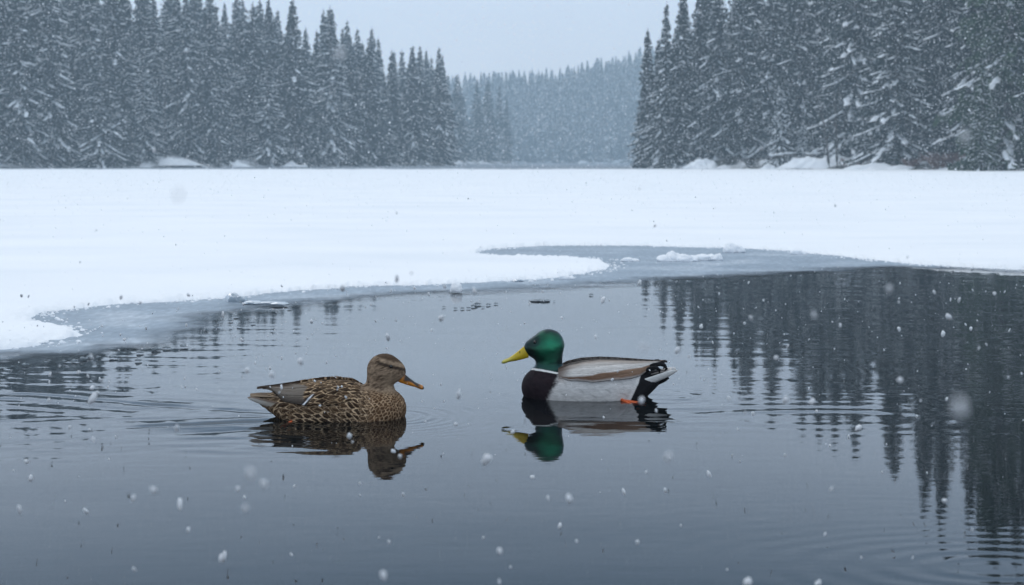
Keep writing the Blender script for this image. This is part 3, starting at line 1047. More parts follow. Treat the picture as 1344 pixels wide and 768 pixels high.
named(SLIM, 848, 152, 42, 'slim dark spruce at the tip of the right bank, first against the open sky', 1.0)
named(LADEN, 1022, 129, 104, 'small spruce thickly laden with snow in front of the dark right wood', 0.8)
named(LADEN, 1052, 128, 150, 'smallest snowy spruce beside the thickly laden one on the right bank', 0.8)
for px_n, d_n, t_n, l_n in ((872, 147, 8, 'dark spruce second from the open sky on the right bank'), (893, 146, -14, 'dark spruce third from the open sky on the right bank'),
                            (916, 148, -30, 'tall dark spruce fourth from the open sky on the right bank'), (940, 145, -48, 'tall dark spruce behind the rounded snowbank of the right bank')):
    named(KINDS_R[px_n % 5], px_n, d_n, t_n, l_n, 0.95)
named(GREEN, 1318, 100, -300, 'tall green tinged spruce at the right edge, nearest of the right bank', 1.05)
named(GREEN, 1285, 97, 90, 'short green tinged spruce under the tall green one at the right edge', 1.3)
named(KINDS_[0], 577, 234, 66, 'spruce with a ragged tip ending the left bank, tallest before the gap', 1.15)
named(KINDS_[3], 543, 222, 64, 'narrow spruce with a thin tip, second from the end of the left bank', 1.35)
named(KINDS_[4], 436, 196, 14, 'broad topped spruce rising above its neighbours on the left skyline', 1.25)
named(KINDS_[1], 388, 190, 3, 'pointed spruce on the left skyline just inside the open sky', 1.25)
named(KINDS_[2], 135, 160, 60, 'wide spruce with drooping snowy boughs behind the leaning log', 1.3)


# bare stems, logs, shrubs and snowbanks on the shores
def bare_tree(px, D, h, lean, label, seed):
    rs = np.random.default_rng(seed)
    x = (px - CX) / FPX * D
    zt = float(terrain(np.array([x]), np.array([D]))[0])
    e = link('bare_tree', None, None, (x, D, zt - 0.05))
    zz = np.linspace(-0.4, h, 12)
    c = np.stack([lean * (zz / h) ** 1.3 + fbm(zz / 2, zz * 0 + seed, seed=seed) * 0.12, fbm(zz / 2, zz * 0 + seed + 3, seed=seed) * 0.1, zz], -1)
    T = Geo()
    T.tube(c, np.linspace(0.14, 0.03, 12), 8)
    link('trunk', T.build('trunk', [M['bark']]), e)
    B = Geo()
    for i in range(16):
        f = rs.uniform(0.4, 0.98)
        p = np.array([np.interp(f * h, zz, c[:, 0]), np.interp(f * h, zz, c[:, 1]), f * h])
        a = rs.uniform(0, 6.28)
        L = h * 0.16 * (1.2 - f) + 0.4
        q = p + np.array([[0, 0, 0], [math.cos(a) * L * .5, math.sin(a) * L * .5, L * .35], [math.cos(a) * L, math.sin(a) * L, L * .9]])
        B.tube(q, [0.035, 0.022, 0.008], 5)
    link('branches', B.build('branches', [M['bark']]), e)
    return tag(e, label, 'tree')


bare_tree(1087, 122, 5.2, -0.8, 'thin bare leaning stem in the snowy clearing of the right bank', 1)
bare_tree(1097, 121.5, 6.0, -0.3, 'thin upright bare stem behind the leaning one in the right clearing', 2)
bare_tree(1247, 112, 6.2, -0.5, 'bare stem standing behind the reddish shrub on the right bank', 3)
bare_tree(219, 178, 11.5, 0.1, 'bare trunk at the left of the pale gap in the left wood', 4)
bare_tree(236, 177, 12.0, 0.05, 'taller bare trunk at the right of the pale gap in the left wood', 5)
bare_tree(289, 176, 4.6, 0.05, 'short dark bare trunk beside the snowy bank on the left shore', 6)
bare_tree(388, 188, 9.0, 0.0, 'single bare trunk among spruces right of the left snowy bank', 7)


def log(px0, py0, px1, py1, D, rad, label):
    a, b_ = along(px0, py0, D), along(px1, py1, D + 1.5)
    e = link('fallen_log', None, None, a)
    tt = np.linspace(0, 1, 10)[:, None]
    P = (b_ - a) * tt
    P[:, 2] += fbm(tt[:, 0] * 4, tt[:, 0] * 0, seed=int(px0)) * 0.08
    G = Geo()
    G.tube(P, np.linspace(rad, rad * 0.55, 10), 9)
    for i in range(5):
        k = 2 + i
        G.tube(np.array([P[k], P[k] + np.array([0.3 * (-1) ** i, 0.1, 0.35 + 0.1 * i])]), [rad * 0.3, 0.015], 5)
    link('trunk', G.build('trunk', [M['bark']]), e)
    Sg = Geo()
    Q = P.copy(); Q[:, 2] += rad * 0.75
    Sg.tube(Q, np.linspace(rad, rad * 0.55, 10) * (0.75 + 0.25 * np.sin(np.arange(10) * 2.1)), 8)
    link('snow_cap', Sg.build('snow_cap', [M['bough_snow']]), e)
    return tag(e, label, 'log')


log(1008, 207, 1046, 203, 126, 0.22, 'snow capped fallen log lying below the snow laden small spruce')
log(1056, 205, 1092, 201, 125, 0.20, 'snow capped fallen log crossing the snowy clearing of the right bank')
log(104, 196, 158, 163, 158, 0.20, 'snow covered dead log leaning up against the left bank spruces')


def snowbank(px, D, w, h, label, seed):
    x = (px - CX) / FPX * D
    zt = float(terrain(np.array([x]), np.array([D]))[0])
    rr_ = np.linspace(0, 1, 26)[:, None]; aa = np.linspace(0, 2 * np.pi, 72, endpoint=False)[None]
    ed = 1 + 0.45 * fbm(np.cos(aa) * 1.6 + seed, np.sin(aa) * 1.6, seed=seed, oct=3)
    bx_, by_ = rr_ * np.cos(aa) * ed * w * 1.4, rr_ * np.sin(aa) * ed * 2.4
    hz_ = h * (1 - rr_ ** 2) ** 1.3 * (0.75 + 0.9 * fbm(bx_ * 0.9 + seed, by_ * 0.9, seed=seed + 1, oct=4)) - 0.9 * np.clip(rr_ - 0.55, 0, None)
    v, f = np.stack([bx_, by_, hz_], -1).reshape(-1, 3), grid_faces(26, 72, True)
    return tag(link('snowbank', mesh_np('snowbank', v, f, M['bough_snow']), None, (x, D, zt)), label, 'snowbank')


snowbank(921, 138.5, 1.7, 1.15, 'rounded white snowbank near the tip of the right bank', 31)
snowbank(1078, 125, 2.6, 1.0, 'wide snowbank in the clearing with the bare stems', 32)
snowbank(1022, 127.5, 2.6, 0.75, 'low snowbank at the foot of the snow laden small spruce', 33)
snowbank(1172, 113.5, 3.6, 0.45, 'long low snowbank on the right shore left of the reddish shrub', 34)
snowbank(311, 178, 2.6, 1.15, 'pale snowbank on the left shore beside the short dark trunk', 35)
snowbank(224, 173, 3.6, 0.6, 'low snowbank on the left shore below the pale gap', 36)
snowbank(384, 186, 2.4, 0.8, 'small snowbank on the left shore furthest toward the far gap', 37)


def shrub(px, D, w, h, n_, label, seed, material):
    rs = np.random.default_rng(seed)
    x = (px - CX) / FPX * D
    zt = float(terrain(np.array([x]), np.array([D]))[0])
    G = Geo()
    for i in range(n_):
        a = rs.uniform(0, 6.28)
        r0, r1 = rs.uniform(0, 0.35) * w, rs.uniform(0.3, 1.0) * w
        hh = h * rs.uniform(0.5, 1)
        P = np.array([[math.cos(a) * r0, math.sin(a) * r0, -0.1], [math.cos(a) * (r0 + r1) * .5, math.sin(a) * (r0 + r1) * .5, hh * .65], [math.cos(a) * r1, math.sin(a) * r1, hh]])
        G.tube(P, [0.022, 0.016, 0.006], 4)
    return tag(link('shrub', G.build('shrub', [material]), None, (x, D, zt)), label, 'shrub')


shrub(1232, 108.5, 1.7, 1.25, 260, 'reddish brown bare shrub at the foot of the right bank', 51, M['twigs'])
shrub(1262, 107, 1.0, 0.95, 120, 'smaller reddish bare shrub right of the larger one', 52, M['twigs'])
shrub(1110, 121, 0.9, 0.7, 90, 'low brown bare shrub right of the snowy clearing', 53, M['twigs'])
for k_, (px_s, d_s, w_s, h_s) in enumerate([(865, 149, 1.0, .7), (888, 146, 1.2, .9), (985, 134, 1.3, .8), (1128, 119, 1.1, .7), (1150, 117, .9, .6), (1195, 112.5, 1.2, .8), (1290, 103.5, 1.0, .9), (1315, 101, 1.2, 1.0)]):
    s_o = shrub(px_s, d_s, w_s, h_s, 110, 'low brown bare shrub at the snowy edge of the right shore', 60 + k_, M['twigs'] if k_ % 2 else M['bark'])
    s_o['group'] = 'low shrubs of the right shore'
for k_, (px_s, d_s, w_s, h_s) in enumerate([(60, 157, 1.3, .8), (95, 160, 1.6, .9), (180, 167, 1.3, .8), (262, 174, 1.2, .8), (345, 184, 1.5, .9), (425, 194, 1.3, .9), (500, 206, 1.5, .9)]):
    s_o = shrub(px_s, d_s, w_s, h_s, 90, 'low dark bare shrub at the edge of the left shore ice', 80 + k_, M['bark'])
    s_o['group'] = 'low shrubs of the left shore'
shrub(958, 137, 1.2, 0.9, 110, 'thin bare shrub beside the rounded snowbank of the right bank', 54, M['bark'])


# ------------------------------------------------------------------ ducks
def surface_nets(F, org, h):
    sgn = F < 0
    nx, ny, nz = F.shape
    cs = [sgn[a:nx - 1 + a, b_:ny - 1 + b_, c:nz - 1 + c] for a in (0, 1) for b_ in (0, 1) for c in (0, 1)]
    any_ = np.logical_or.reduce(cs)
    all_ = np.logical_and.reduce(cs)
    I = np.argwhere(any_ & ~all_)
    ids = -np.ones((nx - 1, ny - 1, nz - 1), np.int64)
    ids[I[:, 0], I[:, 1], I[:, 2]] = np.arange(len(I))
    acc = np.zeros((len(I), 3)); num = np.zeros(len(I))
    corners = np.array([(a, b_, c) for a in (0, 1) for b_ in (0, 1) for c in (0, 1)])
    for p in range(8):
        for q in range(p + 1, 8):
            if np.abs(corners[p] - corners[q]).sum() != 1:
                continue
            A = F[I[:, 0] + corners[p][0], I[:, 1] + corners[p][1], I[:, 2] + corners[p][2]]
            B = F[I[:, 0] + corners[q][0], I[:, 1] + corners[q][1], I[:, 2] + corners[q][2]]
            ok = (A < 0) != (B < 0)
            tt = np.where(ok, A / np.where(ok, A - B, 1), 0)
            P = corners[p] + tt[:, None] * (corners[q] - corners[p])
            acc[ok] += P[ok]
            num[ok] += 1
    v = (I + acc / num[:, None]) * h + org
    quads = []
    for ax in range(3):
        o1, o2 = [(1, 2), (2, 0), (0, 1)][ax]
        sl0 = [slice(None)] * 3; sl1 = [slice(None)] * 3
        sl0[ax] = slice(0, -1); sl1[ax] = slice(1, None)
        s0, s1 = sgn[tuple(sl0)], sgn[tuple(sl1)]
        E = np.argwhere(s0 != s1)
        flip = s0[E[:, 0], E[:, 1], E[:, 2]]
        e1 = np.zeros(3, int); e1[o1] = 1
        e2 = np.zeros(3, int); e2[o2] = 1
        ok = (E[:, o1] > 0) & (E[:, o2] > 0) & (E[:, o1] < F.shape[o1] - 1) & (E[:, o2] < F.shape[o2] - 1)
        E, flip = E[ok], flip[ok]
        c = [E - e1 - e2, E - e2, E, E - e1]
        q = np.stack([ids[k[:, 0], k[:, 1], k[:, 2]] for k in c], -1)
        q = np.where(flip[:, None], q, q[:, ::-1])
        quads.append(q)
    return v, np.concatenate(quads)


def smin(a, b_, k):
    h = np.clip(0.5 + 0.5 * (b_ - a) / k, 0, 1)
    return b_ * (1 - h) + a * h - k * h * (1 - h)


def round_chain(X, Y, Z, pts, yscale, k=0.012):
    """chain of round cones in the x-z plane, flattened in y"""
    out_ = None
    Ys = Y / yscale
    for (x0, z0, r0), (x1, z1, r1) in zip(pts[:-1], pts[1:]):
        ex, ez = x1 - x0, z1 - z0
        tt = np.clip(((X - x0) * ex + (Z - z0) * ez) / (ex * ex + ez * ez), 0, 1)
        d = np.sqrt((X - x0 - ex * tt) ** 2 + (Z - z0 - ez * tt) ** 2 + Ys ** 2) - (r0 + (r1 - r0) * tt)
        out_ = d if out_ is None else smin(out_, d, k)
    return out_


def ellipsoid(X, Y, Z, c, r):
    q = np.sqrt(((X - c[0]) / r[0]) ** 2 + ((Y - c[1]) / r[1]) ** 2 + ((Z - c[2]) / r[2]) ** 2)
    return (q - 1) * min(r) * 1.15


def loft_body(X, Y, Z, tab):
    tab = np.array(sorted(tab))
    xs = np.clip(X, tab[0, 0], tab[-1, 0])
    zt = np.interp(xs, tab[:, 0], tab[:, 1]); zb = np.interp(xs, tab[:, 0], tab[:, 2]); w = np.interp(xs, tab[:, 0], tab[:, 3])
    zc = zb + (zt - zb) * 0.45
    h = np.where(Z > zc, zt - zc, zc - zb)
    q = (np.abs(Y / w) ** 2.25 + np.abs((Z - zc) / h) ** 2.25) ** (1 / 2.25)
    return np.maximum((q - 1) * np.minimum(w, h), np.abs(X - xs) - 0.002)


def smooth_tab(tab, n=60):
    tab = np.array(sorted(tab))
    xs = np.linspace(tab[0, 0], tab[-1, 0], n)
    o_ = np.stack([xs] + [np.interp(xs, tab[:, 0], tab[:, k]) for k in (1, 2, 3)], -1)
    for _ in range(5):
        o_[1:-1, 1:] = 0.25 * o_[:-2, 1:] + 0.5 * o_[1:-1, 1:] + 0.25 * o_[2:, 1:]
    return [tuple(r) for r in o_]


def feathers(u, v, seed, wid=0.62, pointed=0.0, length=0.95):
    """overlapping feather scales: u towards the tail in feather lengths, v across in feather widths.
       returns radial place inside the topmost feather (0 centre .. 1 rim), a random number per feather, and the across place"""
    r_out = np.ones_like(u); rnd = np.zeros_like(u); dv_out = np.zeros_like(u)
    done = np.zeros(u.shape, bool)
    i0 = np.floor(u)
    for di_ in (-2, -1, 0, 1):
        i = i0 + di_
        par = np.mod(i, 2) * 0.5
        j = np.floor(v - par + 0.5)
        dv = v - (j + par)
        jit = (_hash(i, j, i * 0, seed) - 0.5) * 0.35
        du = u - i + jit
        tp = np.clip(du - 0.75 + 0.0 * dv, 0, None) / length
        rr_ = (1 - pointed) * np.sqrt((dv / wid) ** 2 + tp ** 2) + pointed * (np.abs(dv) / wid + 0.9 * tp)
        inside = (du > 0) & (rr_ < 1) & ~done
        r_out[inside] = rr_[inside]
        rnd[inside] = _hash(i, j, i * 0 + 3, seed)[inside]
        dv_out[inside] = dv[inside]
        done |= inside
    return r_out, rnd, dv_out


def lerp(a, b_, t_):
    t_ = np.asarray(t_)[..., None]
    return np.asarray(a, float) * (1 - t_) + np.asarray(b_, float) * t_


def vert_normals(v, f):
    n_ = np.zeros_like(v)
    fn = np.cross(v[f[:, 2]] - v[f[:, 0]], v[f[:, 3]] - v[f[:, 1]])
    for k in range(4):
        np.add.at(n_, f[:, k], fn)
    return n_ / (np.linalg.norm(n_, axis=1)[:, None] + 1e-12)


def relax(v, f, it=3):
    e = np.concatenate([f[:, [0, 1]], f[:, [1, 2]], f[:, [2, 3]], f[:, [3, 0]]])
    for _ in range(it):
        a = np.zeros_like(v); c = np.zeros(len(v))
        np.add.at(a, e[:, 0], v[e[:, 1]]); np.add.at(c, e[:, 0], 1)
        np.add.at(a, e[:, 1], v[e[:, 0]]); np.add.at(c, e[:, 1], 1)
        v = 0.5 * v + 0.5 * a / c[:, None]
    return v


def blade(G_, p0, p1, wdir, w0, w1, th=0.0022, bend=(0, 0, 0), n_=10, colf=None, tipround=True):
    """one flat tapering feather from p0 to p1, half-width along wdir"""
    p0, p1, wdir, bend = map(lambda q: np.asarray(q, float), (p0, p1, wdir, bend))
    wdir = wdir / np.linalg.norm(wdir)
    tt = np.linspace(0, 1, n_)
    P = p0 + (p1 - p0) * tt[:, None] + bend * (tt * tt)[:, None]
    T = p1 - p0
    nn = np.cross(T, wdir); nn /= np.linalg.norm(nn)
    w = w0 + (w1 - w0) * tt
    w = w * np.sqrt(np.clip(1 - np.clip((tt - 0.7) / 0.3, 0, 1) ** 2, 0.02, 1)) if tipround else w
    ang = np.linspace(0, 2 * np.pi, 10, endpoint=False)
    V = P[:, None] + w[:, None, None] * np.cos(ang)[None, :, None] * wdir + th * np.sin(ang)[None, :, None] * nn
    f = grid_faces(n_, 10, True)
    s = np.broadcast_to(np.cos(ang)[None], (n_, 10))
    tcol = np.broadcast_to(tt[:, None], (n_, 10))
    return V.reshape(-1, 3), f, tcol.ravel(), s.ravel()


def duck(name, pos, rotz, P, label):
    root = link(name, None, None, pos, rotz)
    tag(root, label, 'duck')
    h = 0.0018
    x0, x1, y1, z0, z1 = P['box']
    xs = np.arange(x0, x1, h); ys = np.arange(-y1, y1 + h, h); zs_ = np.arange(z0, z1, h)
    X, Y, Z = np.meshgrid(xs, ys, zs_, indexing='ij')
    F = loft_body(X, Y, Z, smooth_tab(P['body']))
    F = smin(F, ellipsoid(X, Y, Z, *P['breast']), 0.018)
    nk = round_chain(X, Y, Z, P['neck'], P['neck_y'])
    hd = ellipsoid(X, Y, Z, *P['skull'])
    hd = smin(hd, ellipsoid(X, Y, Z, *P['face']), 0.016)
    hd = smin(hd, ellipsoid(X, Y, Z, *P['cheek']), 0.012)
    up = smin(nk, hd, 0.016)
    F = smin(F, up, P.get('blend', 0.022))
    v, f = surface_nets(F, np.array([x0, -y1, z0]), h)
    del F, X, Y, Z
    v = relax(v, f, 4)
    nrm = vert_normals(v, f)
    col, disp, fm_ = P['paint'](v, nrm, f)
    v = v + nrm * disp[:, None]
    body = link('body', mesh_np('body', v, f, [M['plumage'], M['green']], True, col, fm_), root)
    # bill
    bl = P['bill']
    tt = np.linspace(0, 1, 28)
    b0t, b0b, tip = np.array(bl['top']), np.array(bl['bot']), np.array(bl['tip'])
    k = 24
    ang = np.linspace(0, 2 * np.pi, k, endpoint=False)
    V, C = [], []
    hv0 = (b0t - b0b) * 0.4 + np.array([0.0, 0.02])
    for t_ in tt:
        top = b0t + (tip - b0t) * t_
        bot = b0b + (tip - b0b) * t_
        top = top + np.array([0, -bl['dip'] * math.sin(math.pi * t_) * (1 - 0.35 * t_)])
        bot = bot + np.array([0, -0.0025 * math.sin(math.pi * t_)])
        mid = (top + bot) / 2
        hv = (top - bot) / 2
        hl = np.linalg.norm(hv)
        thick = max(hl, bl['tipr']) * math.sqrt(max(1 - max((t_ - 0.86) / 0.14, 0) ** 2, 0.01))
        wdt = np.interp(t_, [0, 0.25, 0.6, 0.85, 0.95, 1], [0.0098, 0.0092, 0.0105, 0.0112, 0.0090, 0.004])
        hv = hv0 / np.linalg.norm(hv0) * thick
        sag = np.sin(ang)
        for a in ang:
            ca, sa = math.cos(a), math.sin(a)
            wy_ = wdt * np.sign(ca) * abs(ca) ** 0.8
            V.append((mid[0] + hv[0] * sa, wy_ * (1 - 0.25 * max(sa, 0)), mid[1] + hv[1] * sa))
            C.append((t_, sa))
    V = np.array(V); C = np.array(C)
    V = np.concatenate([V, [[tip[0], 0, tip[1]]]]); C = np.concatenate([C, [[1, 0]]])
    ff = grid_faces(28, k, True)
    q = np.arange(k)
    ff = np.concatenate([ff, np.stack([27 * k + q, 27 * k + (q + 1) % k, np.full(k, 28 * k), np.full(k, 28 * k)], -1)])
    link('bill', mesh_np('bill', V, ff, M['bill'], True, bl['paint'](C[:, 0], C[:, 1], V)), root)
    # eyes
    for sg in (-1, 1):
        ex, ez = P['eye']
        near_ = (np.hypot(v[:, 0] - ex, v[:, 2] - ez) < 0.004) & (v[:, 1] * sg > 0)
        yy = v[near_, 1].mean()
        uu = np.linspace(0.01, np.pi - 0.01, 14)[:, None]; vv = np.linspace(0, 2 * np.pi, 20, endpoint=False)[None]
        E = np.stack([np.sin(uu) * np.cos(vv), np.sin(uu) * np.sin(vv), np.cos(uu) + 0 * vv], -1).reshape(-1, 3) * 0.0052 + np.array([ex, yy - sg * 0.0016, ez])
        link('eye', mesh_np('eye', E, grid_faces(14, 20, True), M['eye']), root)
    # folded wings
    wg = P['wing']
    nu, nv = 210, 80
    xs = np.linspace(wg['x0'], wg['x1'], nu)
    tab = np.array(sorted(wg['tab']))
    it = lambda k_: np.interp(xs, tab[:, 0], tab[:, k_])
    ztop, zlow, yw = it(1), it(2), it(3)
    for arr in (ztop, zlow, yw):
        for _ in range(6):
            arr[1:-1] = 0.25 * arr[:-2] + 0.5 * arr[1:-1] + 0.25 * arr[2:]
    zc = wg['zc']
    for sg in (-1, 1):
        tt = np.linspace(0, 1, nv)
        uu = np.linspace(0, 1, nu)
        scal = wg['scallop'](uu)
        th0 = np.arcsin(np.clip((zlow + scal - zc) / (ztop - zc), -0.2, 0.97))
        th1 = R(wg.get('top_deg', 82)) + 0 * th0
        TH = th0[:, None] + (th1 - th0)[:, None] * tt[None]
        U = np.broadcast_to(uu[:, None], TH.shape); VV = np.broadcast_to(tt[None], TH.shape)
        col, relief = wg['paint'](U, VV, TH, xs[:, None] + 0 * TH, sg)
        bulge = 0.0055 * np.sin(np.pi * np.clip(VV * 0.9 + 0.06, 0, 1)) ** 0.5 + 0.0015
        bulge = bulge * smooth(0, 0.12, U) + relief
        Yr = (yw[:, None] + bulge) * np.cos(TH) ** 0.85
        Zr = zc + (ztop - zc + bulge * 0.7)[:, ] [:, :] * np.sin(TH) if False else zc + ((ztop - zc)[:, None] + bulge * 0.7) * np.sin(TH)
        Xr = xs[:, None] + 0 * TH + wg.get('rake', 0.0) * (VV - 0.5) * smooth(0.5, 1, U)
        outer = np.stack([Xr, sg * Yr, Zr], -1)
        inner = np.stack([Xr, sg * (Yr - 0.006 * np.cos(TH)), Zr - 0.005 * np.sin(TH)], -1)
        f1 = grid_faces(nu, nv)
        if sg < 0:
            f1 = f1[:, ::-1]
        n0 = nu * nv
        f2 = f1[:, ::-1] + n0
        loop = np.concatenate([np.arange(nv), np.arange(1, nu) * nv + nv - 1, (nu - 1) * nv + np.arange(nv - 2, -1, -1), np.arange(nu - 2, 0, -1) * nv])
        l2 = np.roll(loop, -1)
        f3 = np.stack([loop, loop + n0, l2 + n0, l2], -1)
        if sg > 0:
            f3 = f3[:, ::-1]
        cc = np.concatenate([col.reshape(-1, 3), col.reshape(-1, 3)])
        link('wing', mesh_np('wing', np.concatenate([outer.reshape(-1, 3), inner.reshape(-1, 3)]), np.concatenate([f1, f2, f3]), M['plumage'], True, cc), root)
    # tail feathers, curls
    for part, items in P['tail'].items():
        Vs, Fs, Cs, nn = [], [], [], 0
        for it_ in items:
            bv, bf, bt, bs = blade(None, *it_['geo'], **it_.get('kw', {}))
            Vs.append(bv); Fs.append(bf + nn); Cs.append(it_['col'](bt, bs)); nn += len(bv)
        link(part, mesh_np(part, np.concatenate(Vs), np.concatenate(Fs), M['plumage'], True, np.concatenate(Cs)), root)
    for pts, rad in P.get('curls', []):
        G = Geo()
        G.tube(pts, rad, 10)
        me = G.build('curled_feather', [M['plumage']])
        ca = me.color_attributes.new('Col', 'FLOAT_COLOR', 'POINT')
        ca.data.foreach_set('color', np.tile([0.012, 0.012, 0.014, 1], len(me.vertices)).astype(np.float32))
        link('curled_feather', me, root)
    # webbed foot
    for fp in P['feet']:
        c, hdg, sz, tilt, sg = fp
        G = Geo()
        toes = []
        for a in (-0.55, 0.0, 0.55):
            tt = np.linspace(0, 1, 8)
            L = sz * (1.0 if a == 0 else 0.86)
            pts = np.stack([np.cos(hdg + a * 0.8) * L * tt, np.sin(hdg + a * 0.8) * L * tt, -tilt * L * tt - 0.002 * tt], -1)
            G.tube(pts, np.linspace(0.0042, 0.0020, 8), 7)
            toes.append(pts)
        for a, b_ in ((0, 1), (1, 2)):
            web = toes[a][:, None] + (toes[b_] - toes[a])[:, None] * np.linspace(0, 1, 7)[None, :, None]
            shr = 1 - 0.18 * np.sin(np.pi * np.linspace(0, 1, 7))[None, :, None] * np.linspace(0, 1, 8)[:, None, None]
            web = web * shr
            lo = web - np.array([0, 0, 0.0014])
            G.add(web.reshape(-1, 3), grid_faces(8, 7))
            G.add(lo.reshape(-1, 3), grid_faces(8, 7)[:, ::-1])
        G.tube(np.array([[-math.cos(hdg) * 0.012, -sg * 0.030, 0.004], [-math.cos(hdg) * 0.008, -sg * 0.014, 0.003], [0, 0, 0]]), [0.0055, 0.005, 0.005], 8)
        o_ = link('foot', G.build('foot', [M['foot']]), root, c)
    return root


# ---- drake -----------------------------------------------------------------
def paint_drake(v, n_, f):
    x, y_, z = v.T
    c = np.zeros((len(v), 3))
    disp = np.zeros(len(v))
    nz1 = fbm(x * 60, y_ * 160, z * 160, seed=61, oct=3)
    nz2 = fbm(x * 25, y_ * 25, z * 25, seed=62, oct=3)
    # grey flanks with the finest vermiculation
    ver = np.sin((x + 0.2 * z) * 1700 + 5 * fbm(x * 70, y_ * 70, z * 70, seed=63, oct=2))
    grey = lerp((0.52, 0.51, 0.50), (0.66, 0.65, 0.635), 0.5 + 0.25 * ver + 0.5 * nz1)
    grey = grey * (1 + 0.16 * fbm(x * 90 + z * 60, y_ * 300, z * 420, seed=67, oct=3) + 0.10 * nz2)[:, None]
    grey = lerp(grey, (0.50, 0.475, 0.44), smooth(0.04, 0.0, z) * 0.35)
    c[:] = grey
    # soft dips between the flank feathers
    r_f, rn, _ = feathers(-(x - 0.2) / 0.040, (z + 0.4 * np.abs(y_)) / 0.030, 64)
    disp += (1 - r_f) * 0.0010 * smooth(0.14, 0.1, x)
    c[:] = lerp(c, c * 0.85, smooth(0.80, 0.98, r_f) * 0.35)
    # back: brown-grey to dark
    back = smooth(0.078, 0.1, z)
    c = lerp(c, lerp((0.06, 0.05, 0.045), (0.16, 0.14, 0.125), 0.5 + nz1), back * smooth(0.13, 0.09, x))
    # breast: purple brown, edge slanting back up the shoulder
    eb = x - (0.150 - 0.55 * np.clip(z - 0.01, 0, 0.09) + 0.006 * nz2 + 0.004 * nz1)
    brown = lerp((0.009, 0.006, 0.009), (0.024, 0.015, 0.019), 0.5 + 0.6 * nz1)
    r_b, rn2, _ = feathers(-(x - 0.3) / 0.013 + z / 0.02, np.arctan2(y_, z + 0.06) / 0.13, 65)
    brown = lerp(brown, (0.042, 0.028, 0.031), smooth(0.82, 1.0, r_b) * 0.35)
    c = lerp(c, brown, smooth(-0.011, 0.009, eb + 0.005 * fbm(x * 180, y_ * 180, z * 180, seed=68, oct=2)))
    # a brown blush behind the breast
    c = lerp(c, (0.16, 0.105, 0.08), smooth(-0.05, -0.008, eb) * smooth(0.0, -0.004, eb) * smooth(0.045, 0.075, z) * 0.8)
    # stern: white bar then black
    es = -(x + 0.112 - 0.5 * (0.062 - z)) + 0.003 * nz2          # >0 behind the slanted line
    es = es - 0.0
    c = lerp(c, (0.66, 0.65, 0.63), smooth(-0.012, -0.006, es) * smooth(0.08, 0.07, z))
    c = lerp(c, (0.012, 0.012, 0.014), smooth(0.0, 0.003, es) * smooth(0.095, 0.085, z - 0 * x))
    # green head above the white ring
    ring = (z - 0.0735) - (x - 0.150) * 0.22 - 0.25 * np.abs(y_) + 0.0012 * nz2
    on_neck = smooth(0.085, 0.10, x)
    neckm = (x > 0.1055) & (np.abs(y_) < 0.050)
    hd = (ring > 0.0) & ((neckm & (np.hypot(x - 0.148, y_) < 0.056)) | (z > 0.107))
    white = (ring > -0.0065) & (ring <= 0.0) & neckm & (np.hypot(x - 0.148, y_) < 0.058)
    # only where this is neck, not shoulder
    c[white] = (0.74, 0.74, 0.72)
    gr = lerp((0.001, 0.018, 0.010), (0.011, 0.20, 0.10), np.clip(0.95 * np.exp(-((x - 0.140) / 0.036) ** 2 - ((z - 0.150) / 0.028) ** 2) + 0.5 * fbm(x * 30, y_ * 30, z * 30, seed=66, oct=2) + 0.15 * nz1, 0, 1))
    gr = lerp(gr, (0.006, 0.02, 0.016), smooth(0.030, 0.012, np.hypot(x - 0.195, (z - 0.160) * 1.5)) * 0.8)   # darker before the eye
    gr = lerp(gr, (0.004, 0.035, 0.035), smooth(0.115, 0.085, z) * 0.6)
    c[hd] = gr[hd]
    fm_ = (hd[f].sum(1) >= 3).astype(int)
    return c, disp + 0.0003 * nz1, fm_


